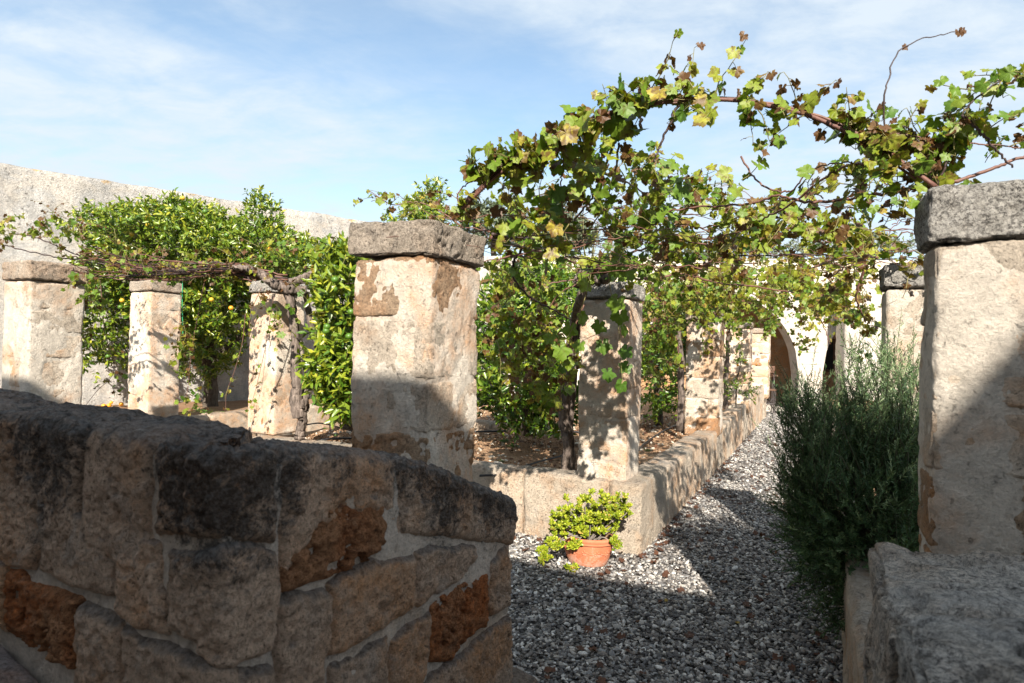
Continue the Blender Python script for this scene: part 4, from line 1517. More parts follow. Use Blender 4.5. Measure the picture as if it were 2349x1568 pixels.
# leaves right along the hoop, thick at its left half
v.on_path(HP[8:34], 32, 0.20, 6, 0.070, 0.35, 0.9, tone=0.40, droop=0.5, brown=0.22)
v.on_path(HP[30:57], 26, 0.17, 6, 0.050, 0.35, 0.9, tone=0.42, droop=0.4, brown=0.32)
v.on_path(HP[3:16], 12, 0.16, 5, 0.048, 0.3, 0.9, tone=0.52, brown=0.4)
for (x, y, z, dx, dz, L_, n_) in [(1480, 240, 2.6, 0.05, 1, 0.30, 8), (1560, 225, 2.55, 0.35, 1, 0.27, 8), (1600, 225, 2.55, -0.3, 1, 0.2, 7), (1640, 225, 2.5, 0.5, 1, 0.24, 8), (1395, 262, 2.65, -0.6, 1, 0.13, 5), (1700, 232, 2.5, 0.6, 0.6, 0.18, 6), (1840, 262, 2.4, -0.3, 1, 0.18, 6), (1850, 265, 2.4, 0.4, 1, 0.17, 6), (1945, 305, 2.35, 0.1, 1, 0.18, 5), (1985, 320, 2.35, -0.4, 1, 0.16, 5), (1240, 335, 2.75, -1.0, 0.4, 0.14, 6), (1180, 370, 2.8, -0.8, 0.4, 0.12, 5)]:
    v.shoot(np.array(W(x, y, z)), (dx, nprng.normal(0, .25), dz), L_, n_, 0.052, tone=0.45, droop=0.25, brown=0.3)
v.shoot(np.array(W(1150, 395, 2.85)), (-0.15, 0, 1), 0.17, 3, 0.025, tone=0.45, droop=0.1)
# the long whip against the sky
wp = v.part('cane', PX([(2028, 345, 2.25), (2029, 223, 2.2), (2037, 186, 2.2), (2058, 124, 2.2), (2099, 94, 2.2), (2145, 84, 2.2), (2208, 70, 2.2)]), [0.0035, 0.0016], 'darkcane', 5, 30, 0.004)
for q in (wp[-1], wp[-2]):
    v.leaf(q, (0.1, 0, -1), (0.2, -1, 0.2), 0.024, 0.9)
v.leaf(wp[17], (-.4, 0, -.6), (0.2, -1, 0.2), 0.018, 0.95)


THIN = Bag()


def mass(vv, cx_, cy_, rx, ry, z0, z1, n, L_, nl, size, tone=0.45, brown=0.2, droop=0.8, up=-0.1, tvar=0.16):
    for _ in range(n):
        while True:
            a_, b_ = nprng.uniform(-1, 1, 2)
            if a_ * a_ + b_ * b_ < 1:
                break
        q = np.array(W(cx_ + a_ * rx, cy_ + b_ * ry, nprng.uniform(z0, z1)))
        d = nprng.standard_normal(3) + np.array([0, 0, up])
        vv.shoot(q, d, L_ * nprng.uniform(.6, 1.3), nl, size, tone=tone, brown=brown, droop=droop, tvar=tvar)


mass(v, 1300, 440, 150, 85, 2.75, 3.4, 34, 0.28, 6, 0.062, 0.37, 0.21)
mass(v, 1210, 500, 90, 60, 2.9, 3.8, 13, 0.28, 6, 0.056, 0.35, 0.20)
mass(v, 1470, 400, 90, 90, 2.8, 3.4, 13, 0.24, 6, 0.052, 0.40, 0.36)
mass(v, 1440, 500, 90, 60, 3.2, 4.2, 16, 0.28, 6, 0.064, 0.37, 0.20)
mass(v, 1610, 420, 120, 45, 2.8, 3.6, 13, 0.25, 6, 0.060, 0.37, 0.24)
mass(v, 1700, 490, 170, 40, 3.2, 4.4, 26, 0.28, 7, 0.062, 0.43, 0.22)
mass(v, 1560, 550, 130, 35, 3.6, 4.8, 17, 0.28, 6, 0.062, 0.40, 0.20)
mass(v, 1830, 530, 170, 45, 3.2, 4.8, 29, 0.30, 7, 0.060, 0.45, 0.24)
mass(v, 1990, 500, 80, 50, 2.9, 3.8, 11, 0.25, 6, 0.052, 0.45, 0.28)
mass(v, 1900, 420, 110, 40, 2.4, 2.8, 8, 0.2, 6, 0.049, 0.37, 0.32)
mass(v, 1400, 590, 60, 35, 3.8, 4.8, 13, 0.25, 6, 0.071, 0.29, 0.12)
mass(v, 1180, 600, 60, 60, 3.6, 5.0, 13, 0.28, 6, 0.062, 0.37, 0.16)
mass(v, 1225, 760, 95, 120, 4.4, 5.6, 50, 0.30, 6, 0.068, 0.43, 0.30)
mass(v, 1270, 850, 50, 90, 4.6, 5.2, 16, 0.26, 6, 0.064, 0.50, 0.32)
mass(v, 1150, 730, 50, 140, 3.8, 5.0, 17, 0.30, 6, 0.062, 0.40, 0.24)
# thin tangled shoots through the canopy
for k in range(80):
    x0, y0 = nprng.uniform(1120, 2060), nprng.uniform(470, 620)
    z0 = nprng.uniform(2.9, 4.9)
    L_ = nprng.uniform(80, 330) * (1 if k % 2 else -1)
    ym = y0 + nprng.uniform(-50, 35)
    y1 = y0 + nprng.uniform(-60, 40)
    P = smooth_path(PX([(x0, y0, z0), (x0 + L_ * 0.3, (y0 + ym) / 2 - 8, z0 + 0.1), (x0 + L_ * .65, ym, z0 + nprng.uniform(-.3, .3)), (x0 + L_, y1, z0 + nprng.uniform(-.5, .5))]), 18)
    P[1:-1] += 0.006 * nprng.standard_normal((16, 3))
    V, Fc = tube(P, [nprng.uniform(.0025, .0045), .0014], 4)
    THIN.add(V - np.array(v.root), Fc)
THIN.build('thin_canes', M['cane'], v.e, 'stuff')
# bright strand hanging in front of the dappled pillar
for pts, z in (([(1392, 610), (1405, 690), (1420, 760), (1424, 830), (1430, 895)], 3.9), ([(1360, 610), (1340, 690), (1310, 760), (1280, 800)], 3.9)):
    P = v.part('cane', [np.array(W(x, y, z)) for x, y in pts], [0.003, 0.002], 'twig', 5)
HANG = [(1416, 690, .085, .30), (1422, 722, .08, .18), (1334, 727, .075, .25), (1383, 790, .07, .1), (1394, 855, .065, .05), (1438, 803, .07, .08), (1438, 840, .06, .08), (1426, 882, .07, .05), (1308, 752, .075, .3), (1285, 800, .08, .3), (1375, 745, .065, .2), (1345, 650, .07, .4), (1400, 600, .085, .3), (1440, 620, .09, .25), (1302, 830, .06, .35), (1262, 775, .06, .3), (1430, 755, .06, .15), (1330, 790, .06, .25)]
for x, y, sz, tn in HANG:
    v.leaf(np.array(W(x, y, 3.85 + nprng.normal(0, .06))), np.array([nprng.normal(0, .4), -.1, -1]), SUNV * 0.8 + nprng.standard_normal(3) * .75, sz * 1.08, tn)
mass(v, 1640, 560, 150, 30, 3.4, 4.8, 16, 0.28, 6, 0.063, 0.5, 0.25)
mass(v, 2050, 350, 70, 50, 2.3, 2.7, 4, 0.18, 6, 0.054, 0.45, 0.4)
print('vine1', len(v.L), v.finish(298))

# cluster at the upper right, over the largest pillar
v = Vine('grape vine sprawling over the largest pillar with long shoots at the upper right edge', W(2200, 430, 2.35))
Pc = [v.part('cane', PD(p, a, b), [r, r * .6], mm, 7, None, 0.004) for p, a, b, r, mm in [
    ([(2145, 428), (2200, 415), (2280, 385), (2349, 360), (2420, 340)], 2.25, 2.2, .008, 'cane'),
    ([(2209, 264), (2250, 305), (2280, 340), (2322, 385)], 2.1, 2.15, .0055, 'darkcane'),
    ([(1905, 210), (2010, 330), (2090, 395), (2150, 425)][1:], 2.35, 2.25, .006, 'cane'),
    ([(2150, 425), (2175, 360), (2190, 300), (2225, 240), (2290, 190), (2349, 160)], 2.25, 2.1, .0045, 'darkcane'),
    ([(2140, 430), (2110, 330), (2090, 300), (2070, 290)], 2.25, 2.2, .004, 'darkcane'),
    ([(2000, 300), (2080, 310), (2160, 330), (2250, 330), (2349, 340)], 2.3, 2.2, .004, 'cane')]]
v.on_path(Pc[3], 14, 0.16, 6, 0.044, 0.3, tone=0.30, brown=0.12)
v.on_path(Pc[1], 4, 0.12, 4, 0.033, 0.3, tone=0.35, brown=0.3)
v.on_path(Pc[0], 5, 0.16, 6, 0.040, 0.6, tone=0.38, brown=0.2)
v.on_path(Pc[4], 6, 0.14, 5, 0.038, 0.4, tone=0.38, brown=0.2)
v.on_path(Pc[5], 6, 0.15, 6, 0.042, 0.4, tone=0.38, brown=0.25)
mass(v, 2170, 310, 90, 60, 2.1, 2.4, 6, 0.16, 6, 0.043, 0.3, 0.15)
mass(v, 2320, 300, 50, 50, 2.1, 2.4, 4, 0.14, 5, 0.037, 0.35, 0.2)
mass(v, 2060, 400, 50, 50, 2.2, 2.5, 6, 0.16, 5, 0.039, 0.42, 0.4)
print('vine2', len(v.L), v.finish(250))

# twisted vine beside the pillar at the left
v = Vine('old grape vine with a twisted forked trunk and a bundle of bare canes', W(687, 1002, 6.75))
v.part('trunk', PX([(688, 1006, 6.72), (691, 985, 6.72), (694, 962, 6.70), (690, 940, 6.70), (688, 918, 6.70)]), [0.055, 0.045, 0.045, 0.075, 0.08], 'vinebark', 20, 34, 0.006, 6)
v.part('trunk_fork', PX([(683, 960, 6.68), (680, 918, 6.68), (682, 880, 6.68), (677, 840, 6.66), (678, 796, 6.66), (672, 732, 6.64), (662, 678, 6.62), (650, 652, 6.6)]), [0.055, 0.062, 0.052, 0.047, 0.045, 0.043, 0.045, 0.04], 'vinebark', 18, 60, 0.006, 6)
v.part('trunk_fork', PX([(692, 950, 6.74), (698, 912, 6.75), (714, 880, 6.80), (734, 850, 6.85), (737, 836, 6.86), (728, 790, 6.86), (716, 755, 6.84), (706, 710, 6.8), (702, 672, 6.75)]), [0.05, 0.048, 0.040, 0.038, 0.036, 0.034, 0.032, 0.03, 0.03], 'vinebark', 16, 60, 0.006, 5)
v.part('cordon', PX([(700, 668, 6.7), (663, 664, 6.6), (640, 656, 6.55), (622, 648, 6.5), (600, 632, 6.5), (585, 620, 6.48), (560, 615, 6.45), (530, 613, 6.4)]), [0.05, 0.062, 0.055, 0.048, 0.042, 0.036, 0.03, 0.022], 'vinebark', 14, 60, 0.012, 5)
v.part('cordon', PX([(655, 655, 6.6), (690, 640, 6.7), (722, 622, 6.8), (750, 610, 6.9)]), [0.05, 0.04, 0.028, 0.02], 'vinebark', 12, 30, 0.012, 5)
CP = []
for k in range(24):
    y0 = nprng.uniform(603, 632)
    y1 = nprng.uniform(588, 640) - 0
    x1 = nprng.uniform(150, 380)
    ym = (y0 + y1) / 2 + nprng.uniform(-12, 16)
    CP.append(v.part('cane', PX([(nprng.uniform(560, 665), nprng.uniform(625, 650), 6.55), (520 + nprng.uniform(-40, 40), y0, 6.5), (380 + nprng.uniform(-30, 30), ym, 6.0 + nprng.normal(0, .15)), (x1 + 60, y1 - 2, 5.6), (x1, y1 - nprng.uniform(0, 25), 5.4)]), [nprng.uniform(.007, .012), .004], 'cane' if k % 3 else 'darkcane', 6, 34, 0.014))
for pts, z0, z1 in (([(400, 620), (300, 610), (200, 592), (120, 560), (75, 543), (20, 535)], 6.2, 6.0), ([(420, 625), (310, 618), (200, 600), (100, 585), (0, 560), (-60, 540)], 6.3, 6.0), ([(700, 640), (740, 625), (790, 618), (830, 600)], 6.7, 6.6), ([(690, 650), (760, 655), (810, 650)], 6.7, 6.4)):
    CP.append(v.part('cane', PD(pts, z0, z1), [.009, .005], 'darkcane', 6, None, 0.008))
for c_ in CP[:24]:
    v.on_path(c_, 3, 0.22, 4, 0.042, -0.2, tone=0.45, brown=0.5)
mass(v, 430, 590, 240, 34, 5.6, 6.6, 36, 0.24, 5, 0.046, 0.42, 0.35)
mass(v, 660, 690, 75, 55, 6.2, 6.7, 16, 0.26, 6, 0.052, 0.32, 0.2)
mass(v, 700, 590, 60, 60, 6.4, 7.2, 14, 0.26, 6, 0.055, 0.30, 0.2)
mass(v, 210, 690, 30, 80, 5.6, 6.4, 14, 0.26, 6, 0.056, 0.32, 0.2)
mass(v, 140, 530, 130, 50, 5.9, 6.8, 20, 0.24, 6, 0.030, 0.85, 0.8)
mass(v, 50, 520, 120, 26, 5.7, 6.3, 20, 0.22, 6, 0.055, 0.42, 0.18)
mass(v, 425, 745, 28, 50, 6.0, 6.5, 9, 0.24, 5, 0.055, 0.55, 0.4)
mass(v, 440, 900, 26, 50, 6.3, 7.0, 6, 0.24, 5, 0.05, 0.35, 0.2)
mass(v, 265, 850, 45, 60, 6.5, 7.5, 5, 0.3, 4, 0.045, 0.35, 0.2)
for pts, z in (([(470, 640), (455, 720), (440, 800), (432, 880), (425, 930)], 6.4), ([(563, 720), (555, 790), (535, 860), (520, 900), (517, 945)], 6.5), ([(230, 640), (240, 760), (262, 850), (220, 900), (190, 940)], 6.2), ([(600, 660), (575, 720), (572, 770)], 6.5), ([(628, 680), (610, 790), (590, 880), (575, 935)], 6.6)):
    P = v.part('cane', [np.array(W(x, y, z)) for x, y in pts], [0.004, 0.0022], 'cane', 5)
    v.on_path(P, 5, 0.10, 2, 0.045, -0.3, tone=0.5, brown=0.35)
print('vine3', len(v.L), v.finish(240))

# small cluster behind the nearest cap
v = Vine('leafy vine tips showing just above the cap of the nearest pillar', W(1000, 560, 4.6))
v.part('cane', PX([(1060, 520, 4.2), (1000, 480, 4.3), (950, 463, 4.3), (900, 470, 4.3), (850, 440, 4.3)]), [.006, .003], 'cane', 6)
mass(v, 930, 470, 90, 22, 4.1, 4.6, 11, 0.22, 6, 0.040, 0.42, 0.2)
mass(v, 1040, 480, 50, 35, 3.8, 4.6, 9, 0.2, 6, 0.040, 0.48, 0.45)
print('vine4', len(v.L), v.finish(70))

# vines of the farther pillars
GV = 'grape vines on the farther pillars'


def farvine(label, trunk_pts, masses, canes):
    vv = Vine(label, trunk_pts and W(*trunk_pts[0]) or W(1800, 640, 8), 'vine', GV)
    if trunk_pts:
        vv.part('trunk', PX(trunk_pts), [.045, .035, .03], 'vinebark', 10, 24, 0.012, 4)
    for p_, a, b in canes:
        vv.part('cane', PD(p_, a, b), [.010, .005], 'cane', 6, None, 0.01)
    for mm in masses:
        mass(vv, *mm)
    print('far', len(vv.L), vv.finish(60))


farvine('grape vine filling the gap between the dappled pillar and the next one along the path', [(1560, 990, 8.2), (1563, 860, 8.2), (1556, 740, 8.1), (1570, 660, 8.0)],
        [(1530, 690, 60, 50, 5.4, 7.6, 40, 0.34, 7, 0.058, 0.38, 0.2), (1610, 690, 60, 45, 6.0, 8.0, 45, 0.32, 7, 0.058, 0.40, 0.15), (1520, 790, 45, 90, 6.5, 8.0, 38, 0.3, 7, 0.055, 0.35, 0.25), (1600, 620, 130, 26, 5.2, 7.8, 30, 0.3, 7, 0.056, 0.50, 0.2)],
        [([(1480, 610), (1560, 640), (1640, 650), (1700, 655)], 5.4, 9.0), ([(1556, 740), (1540, 690), (1480, 640)], 8.1, 6.0), ([(1545, 700), (1552, 770), (1560, 850)], 7.6, 7.6)])
farvine('grape vine hanging in front of the third and farthest pillars of the path row', [(1665, 940, 11.3), (1668, 820, 11.3), (1675, 700, 11.0)],
        [(1700, 670, 75, 38, 7.5, 10.5, 70, 0.34, 7, 0.062, 0.42, 0.12), (1680, 735, 40, 28, 9.5, 11.2, 22, 0.3, 7, 0.060, 0.30, 0.12), (1760, 720, 38, 45, 10, 13.5, 40, 0.34, 7, 0.062, 0.34, 0.12), (1720, 620, 130, 26, 7.0, 9.5, 30, 0.32, 7, 0.06, 0.52, 0.2)],
        [([(1640, 640), (1760, 640), (1850, 640)], 8, 9), ([(1700, 660), (1750, 690), (1790, 720)], 9, 12)])
farvine('grape vine roofing the far end of the path before the arches, tips hanging low', None,
        [(1830, 665, 85, 42, 7.0, 11.0, 90, 0.36, 8, 0.062, 0.42, 0.12), (1900, 700, 65, 34, 6.5, 9.5, 40, 0.34, 8, 0.058, 0.45, 0.15), (1860, 620, 120, 26, 5.5, 8.5, 34, 0.32, 7, 0.058, 0.55, 0.2), (1850, 770, 16, 50, 7.8, 8.3, 8, 0.26, 6, 0.052, 0.38, 0.1)],
        [([(1760, 690), (1850, 640), (1950, 610), (2010, 600)], 9, 4.5), ([(1900, 640), (1940, 690), (1960, 730)], 7, 7), ([(1840, 690), (1880, 730), (1905, 790)], 8, 8)])
farvine('yellow-leaved grape vine against the lichened cap behind the rosemary', None,
        [(1960, 680, 38, 60, 4.2, 5.5, 26, 0.28, 6, 0.052, 0.52, 0.15), (1975, 600, 60, 26, 3.9, 5.0, 16, 0.26, 6, 0.048, 0.52, 0.3), (2080, 590, 40, 20, 2.9, 3.6, 6, 0.18, 5, 0.04, 0.55, 0.4), (1985, 760, 20, 30, 4.2, 4.6, 5, 0.24, 5, 0.05, 0.5, 0.2)],
        [([(2010, 590), (1960, 600), (1900, 640)], 3.9, 5.2), ([(1990, 600), (1965, 680), (1985, 740)], 4.2, 4.4)])

# ================================================================ CITRUS TREES
GC = 'citrus trees in the beds'


def uv_ball(r, n=8, m_=6):
    V, Fc = [], []
    for i in range(m_ + 1):
        for j in range(n):
            a_, b_ = math.pi * i / m_, 2 * math.pi * j / n
            V.append((r * math.sin(a_) * math.cos(b_), r * math.sin(a_) * math.sin(b_), r * math.cos(a_)))
    for i in range(m_):
        for j in range(n):
            Fc.append((i * n + j, (i + 1) * n + j, (i + 1) * n + (j + 1) % n, i * n + (j + 1) % n))
    return V, Fc


FRU = {}


def fruit(name, p, r, m, parent=None, root=None):
    key = (m, name)
    if key not in FRU:
        V, Fc = uv_ball(1.0, 12, 8)
        FRU[key] = mesh(name, np.array(V) * np.array([1, 1, .94]), np.array(Fc))
        FRU[key].materials.append(M[m])
    o = bpy.data.objects.new(name, FRU[key])
    COL.objects.link(o)
    o.scale = (r, r, r)
    if parent is not None:
        o.parent = parent
        p = np.array(p) - np.array(root)
    o.location = tuple(p)
    return o


def citrus(label, root, trunks, blobs, leaf=0.075, fruits=(), group=GC, m='cleaf', name='citrus_tree', cat='tree', tone0=0.42, shell=0.55):
    root = Vector(root)
    e_ = thing(name, label, cat, root, 0, group)
    R0 = np.array(root)
    for nm, pts, rad in trunks:
        P = smooth_path(PX(pts), 26)
        V, Fc = tube(P, rad, 12, 0.012, 3, 3)
        obj(nm, mesh(nm, V - R0, Fc), M['treebark'], e_)
    bag = Bag()
    tw = Bag()
    for (cx_, cy_, rx, ry, z0, z1, n) in blobs:
        c = np.array(W(cx_, cy_, (z0 + z1) / 2))
        zc = (z0 + z1) / 2
        ax = np.array([rx * zc / F, (z1 - z0) / 2, ry * zc / F])
        d = rdir(n)
        lump = 1 + 0.30 * fbm(d * 3.0 + c, 3, int(cx_) % 97)
        rr_ = (shell + (1 - shell) * nprng.random(n) ** 0.6) * lump
        q = c + d * ax * rr_[:, None]
        td = d * 0.8 + np.array([0, 0, 0.45]) + 0.5 * rdir(n)
        td /= np.linalg.norm(td, axis=1, keepdims=True)
        K = 13
        tl = nprng.uniform(0.10, 0.22, n)
        for k in range(K):
            f = (k + 0.5) / K
            pos = q + td * (tl * f)[:, None]
            side = rdir(n) + td * 0.5
            nr = 0.45 * SUNV + np.array([0, 0, 0.6]) + 1.1 * rdir(n)
            tone = np.clip(tone0 + 0.16 * nprng.standard_normal(n) + 0.25 * (f - 0.5) + 0.14 * (nprng.random(n) < 0.12), 0, 1)
            place(bag, (LV, LF), pos - R0, side, nr, leaf * nprng.uniform(0.65, 1.2, n), tone)
        # twigs
        sel = nprng.random(n) < 0.25
        for a_, b_ in zip(q[sel], (q + td * tl[:, None])[sel]):
            inner = a_ - (a_ - c) * 0.35
            V, Fc = tube(np.array([inner, a_, b_]), [0.006, 0.002], 4)
            tw.add(V - R0, Fc)
    bag.build('leaves', M[m], e_, 'stuff')
    if tw.n:
        tw.build('twigs', M['twig'], e_, 'stuff')
    for (x, y, z, r, mm) in fruits:
        fruit('orange', W(x, y, z), r, mm, e_, R0)
    return e_


fr = [(575, 492, 8.7, .036, 'orange')]
frl = [(x, y, 8.55, .034, mm) for x, y, mm in [(419, 455, 'yellowfruit'), (341, 497, 'yellowfruit'), (340, 517, 'yellowfruit'), (303, 506, 'lemon'), (302, 538, 'yellowfruit'), (249, 548, 'orange'), (224, 557, 'lemon'), (242, 566, 'orange'), (292, 569, 'yellowfruit'), (620, 572, 'orange'), (562, 608, 'yellowfruit'), (470, 486, 'lemon'), (520, 540, 'lemon'), (598, 590, 'lemon'), (380, 560, 'lemon'), (485, 688, 'yellowfruit'), (530, 707, 'orange'), (280, 690, 'yellowfruit'), (276, 705, 'lemon'), (248, 818, 'lemon')]]
citrus('broad citrus tree dotted with yellow oranges, its crown reaching the top of the garden wall', W(482, 930, 10.2),
       [('trunk', [(482, 936, 10.2), (485, 890, 10.2), (480, 850, 10.2), (476, 820, 10.15)], [.12, .10, .10, .11]),
        ('limb', [(478, 850, 10.2), (455, 800, 10.1), (430, 720, 10), (400, 640, 9.8)], [.08, .06, .05, .03]),
        ('limb', [(482, 850, 10.2), (520, 800, 10.1), (560, 760, 10), (590, 690, 9.8)], [.075, .06, .05, .03]),
        ('limb', [(480, 840, 10.2), (490, 740, 10.2), (480, 640, 10), (520, 560, 9.8)], [.07, .06, .05, .03])],
       [(450, 575, 205, 66, 8.3, 11.2, 1100), (420, 515, 95, 36, 8.8, 10.6, 300), (600, 585, 115, 58, 8.4, 10.6, 460), (605, 500, 26, 44, 9.0, 9.8, 70), (420, 486, 16, 24, 9.2, 9.8, 24), (280, 530, 60, 40, 8.8, 10, 140), (330, 640, 120, 50, 8.6, 10.8, 360), (235, 740, 55, 105, 8.4, 10.0, 400), (470, 690, 90, 75, 8.9, 10.8, 420), (470, 800, 60, 62, 9.0, 10.6, 230), (400, 740, 40, 80, 8.8, 10.2, 160), (545, 690, 35, 60, 8.8, 10.2, 130), (690, 620, 70, 60, 8.6, 10.4, 220)],
       0.085, frl, tone0=0.58)
fr2 = [(x, y, 6.15, .036, 'lemon') for x, y in [(768, 642), (766, 664), (735, 679), (749, 707), (800, 772), (805, 716), (750, 750), (762, 860), (748, 760)]]
citrus('glossy citrus with green fruit against the left side of the nearest pillar', W(800, 980, 6.8),
       [('trunk', [(800, 985, 6.8), (805, 900, 6.8), (800, 800, 6.8), (790, 700, 6.7)], [.06, .05, .05, .04]), ('limb', [(800, 850, 6.8), (770, 760, 6.6), (755, 640, 6.5)], [.04, .03, .02])],
       [(800, 710, 50, 110, 6.2, 7.4, 260), (795, 850, 52, 90, 6.1, 7.2, 210), (790, 610, 38, 36, 6.4, 7.4, 60), (740, 850, 30, 28, 6.2, 6.6, 34), (800, 915, 40, 35, 6.1, 6.6, 60)], 0.105, fr2, tone0=0.60)
citrus('dark citrus bush seen between the nearest pillar and the thin vine trunk', W(1215, 1010, 7.2),
       [('trunk', [(1213, 1000, 7.2), (1210, 930, 7.2), (1205, 800, 7.2)], [.07, .06, .04]), ('limb', [(1212, 920, 7.2), (1180, 840, 7.1), (1160, 760, 7)], [.04, .03, .02])],
       [(1190, 860, 95, 110, 6.4, 8.2, 420), (1150, 760, 60, 100, 6.6, 8.0, 230), (1270, 930, 50, 60, 6.4, 7.4, 130), (1240, 700, 90, 70, 7.0, 8.6, 260), (1200, 640, 60, 30, 7.5, 8.5, 60)], 0.09, [(1180, 800, 6.4, .033, 'lemon'), (1155, 840, 6.5, .033, 'lemon')], tone0=0.42)
citrus('dense citrus tree between the dappled pillar and the second pillar of the row', W(1510, 985, 9.5),
       [('trunk', [(1510, 975, 9.5), (1508, 900, 9.5), (1515, 800, 9.5)], [.07, .06, .04])],
       [(1520, 760, 70, 110, 8.6, 10.6, 460), (1500, 870, 45, 80, 8.4, 9.8, 180), (1600, 700, 60, 60, 9.0, 10.8, 220)], 0.085, [], tone0=0.46)
citrus('round citrus crown rising behind the cap of the nearest pillar', W(960, 900, 10.5),
       [('trunk', [(980, 930, 10.5), (985, 700, 10.5), (980, 520, 10.4)], [.09, .07, .04])],
       [(992, 455, 22, 26, 9.8, 10.8, 46), (970, 530, 70, 40, 9.6, 11.2, 160), (978, 484, 38, 20, 9.8, 10.8, 56)], 0.085, [(945, 480, 9.7, .036, 'lemon'), (952, 488, 9.7, .036, 'lemon')], tone0=0.6)
citrus('pale leafy citrus in front of the cream building, left of the vine head', W(1270, 940, 12.5),
       [('trunk', [(1270, 930, 12.5), (1272, 800, 12.5), (1290, 680, 12.4)], [.09, .07, .04])],
       [(1290, 670, 60, 60, 11.8, 13.4, 260), (1400, 720, 70, 70, 11.5, 13.2, 260), (1230, 720, 50, 60, 12, 13, 120)], 0.10, [], tone0=0.62)
citrus('rose bush with small orange hips between two pillars of the path row', W(1690, 940, 10.5),
       [('stem', [(1688, 935, 10.5), (1690, 880, 10.4), (1700, 830, 10.3)], [.012, .010, .006])],
       [(1690, 850, 32, 45, 10.0, 10.7, 22), (1700, 895, 26, 16, 9.9, 10.4, 22)], 0.06, [(1692, 838, 10, .02, 'orange'), (1710, 832, 10, .02, 'orange'), (1735, 838, 10.2, .02, 'orange')], None, 'cleaf', 'rose_bush', 'bush', 0.5)

# distant olives
GO = 'grey olive trees beyond the walls'
for lab, blobs, rt in (('grey-green olive tree beyond the grey wall, just right of the nearest cap', [(1130, 520, 70, 45, 22, 26, 240), (1090, 490, 30, 25, 22, 25, 70)], (1130, 780, 24)),
                       ('grey-green olive tree behind the bare switches of the vine head', [(1280, 530, 75, 42, 24, 28, 260), (1320, 545, 50, 30, 24, 28, 120)], (1290, 780, 26)),
                       ('low olive crown just above the cream parapet at the far right', [(1990, 570, 70, 22, 30, 36, 160), (1830, 578, 60, 14, 30, 36, 90)], (1990, 780, 33)),
                       ('distant tree crown above the middle of the cream roof line', [(1560, 578, 70, 13, 34, 38, 120), (1680, 580, 60, 10, 34, 38, 70)], (1600, 780, 36))):
    citrus(lab, W(*rt), [('trunk', [(rt[0], rt[1] + 10, rt[2]), (rt[0] + 6, 640, rt[2]), (rt[0], 560, rt[2])], [.2, .15, .08])], blobs, 0.20, [], GO, 'oleaf', 'olive_tree', 'tree', 0.5, 0.4)

# ================================================================ ROSEMARY
rng2 = np.random.default_rng(33)
rc = W(1990, 1120, 3.45)
rb_, ra_ = BA(rc)
RB = Vector(FR(rb_ + 0.16, ra_ + 0.12, 0.45))
ros = thing('rosemary_bush', 'big dark green rosemary bush spilling over the low kerb at the right of the path', 'bush', RB)
R0 = np.array(RB)
cen = np.array(W(1992, 1185, 3.50))
ax_b, ax_a, ax_z = np.array([CA, -SA, 0]), np.array([SA, CA, 0]), np.array([0, 0, 1.0])
sprig_p, sprig_d, sprig_l, sprig_t = [], [], [], []
N = 3400
d = rng2.standard_normal((N, 3))
d /= np.linalg.norm(d, axis=1, keepdims=True)
rad = 0.35 + 0.65 * rng2.random(N) ** 0.5
lump = 1 + 0.32 * fbm(d * 3.4, 3, 61)
off = (d[:, 0:1] * ax_b * 0.38 + d[:, 1:2] * ax_a * 0.42 + d[:, 2:3] * ax_z * 0.58) * (rad * lump)[:, None]
P0 = cen + off
# bottom pulled in, and it leans over the kerb
P0[:, 2] = np.maximum(P0[:, 2], 0.10 + 0.1 * rng2.random(N))
out = off / np.maximum(np.linalg.norm(off, axis=1, keepdims=True), 1e-6)
dirs = out * 0.55 + np.array([0, 0, 0.62]) + 0.42 * rdir(N)
dirs /= np.linalg.norm(dirs, axis=1, keepdims=True)
Ls = rng2.uniform(0.09, 0.22, N)
# loose tall sprigs at the top and left
def ex_():
    x = rng2.uniform(1850, 2110)
    return (x, (930 if x < 1935 else 835) + 210 * rng2.random() ** 0.8 + 25 * math.sin(x * 0.07), rng2.uniform(3.15, 3.75))


extra = PX([ex_() for _ in range(430)] + [(rng2.uniform(1790, 1880), rng2.uniform(925, 1150), rng2.uniform(3.3, 3.8)) for _ in range(150)])
P0 = np.concatenate([P0, np.array(extra)])
de = np.tile(np.array([0, 0, 1.0]), (580, 1)) + 0.42 * rdir(580) + np.array([-0.25, 0, 0]) * (np.arange(580) > 430)[:, None]
de /= np.linalg.norm(de, axis=1, keepdims=True)
dirs = np.concatenate([dirs, de])
Ls = np.concatenate([Ls, rng2.uniform(0.12, 0.28, 580)])
N = len(P0)
NVW = NV * [1.7, 1, 1]
bag = Bag()
K = 30
rnd_lit_t = np.clip(0.36 + 0.2 * rng2.standard_normal(N) + 0.30 * np.clip((P0[:, 2] - 0.9) / 0.7, 0, 1), 0, 1)  # random tone, plus paler upper sprigs: sunlit tops put into the needle colour
bend = 0.25 * rdir(N)
for k in range(K):
    f = (k + 0.6) / K
    pos = P0 + (dirs + bend * f) * (Ls * f)[:, None]
    side = rdir(N)
    side -= dirs * (side * dirs).sum(1, keepdims=True)
    side /= np.linalg.norm(side, axis=1, keepdims=True)
    tip = side * (0.85 if f < 0.85 else 0.4) + dirs * 0.75
    place(bag, (NVW, NF), pos - R0, tip, SUNV + rdir(N), 0.029 * (1 - 0.35 * f) * rng2.uniform(0.75, 1.15, N), np.clip(rnd_lit_t + 0.12 * rng2.standard_normal(N) + 0.2 * (f - 0.5), 0, 1))
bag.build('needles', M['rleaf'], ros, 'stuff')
tb = Bag()
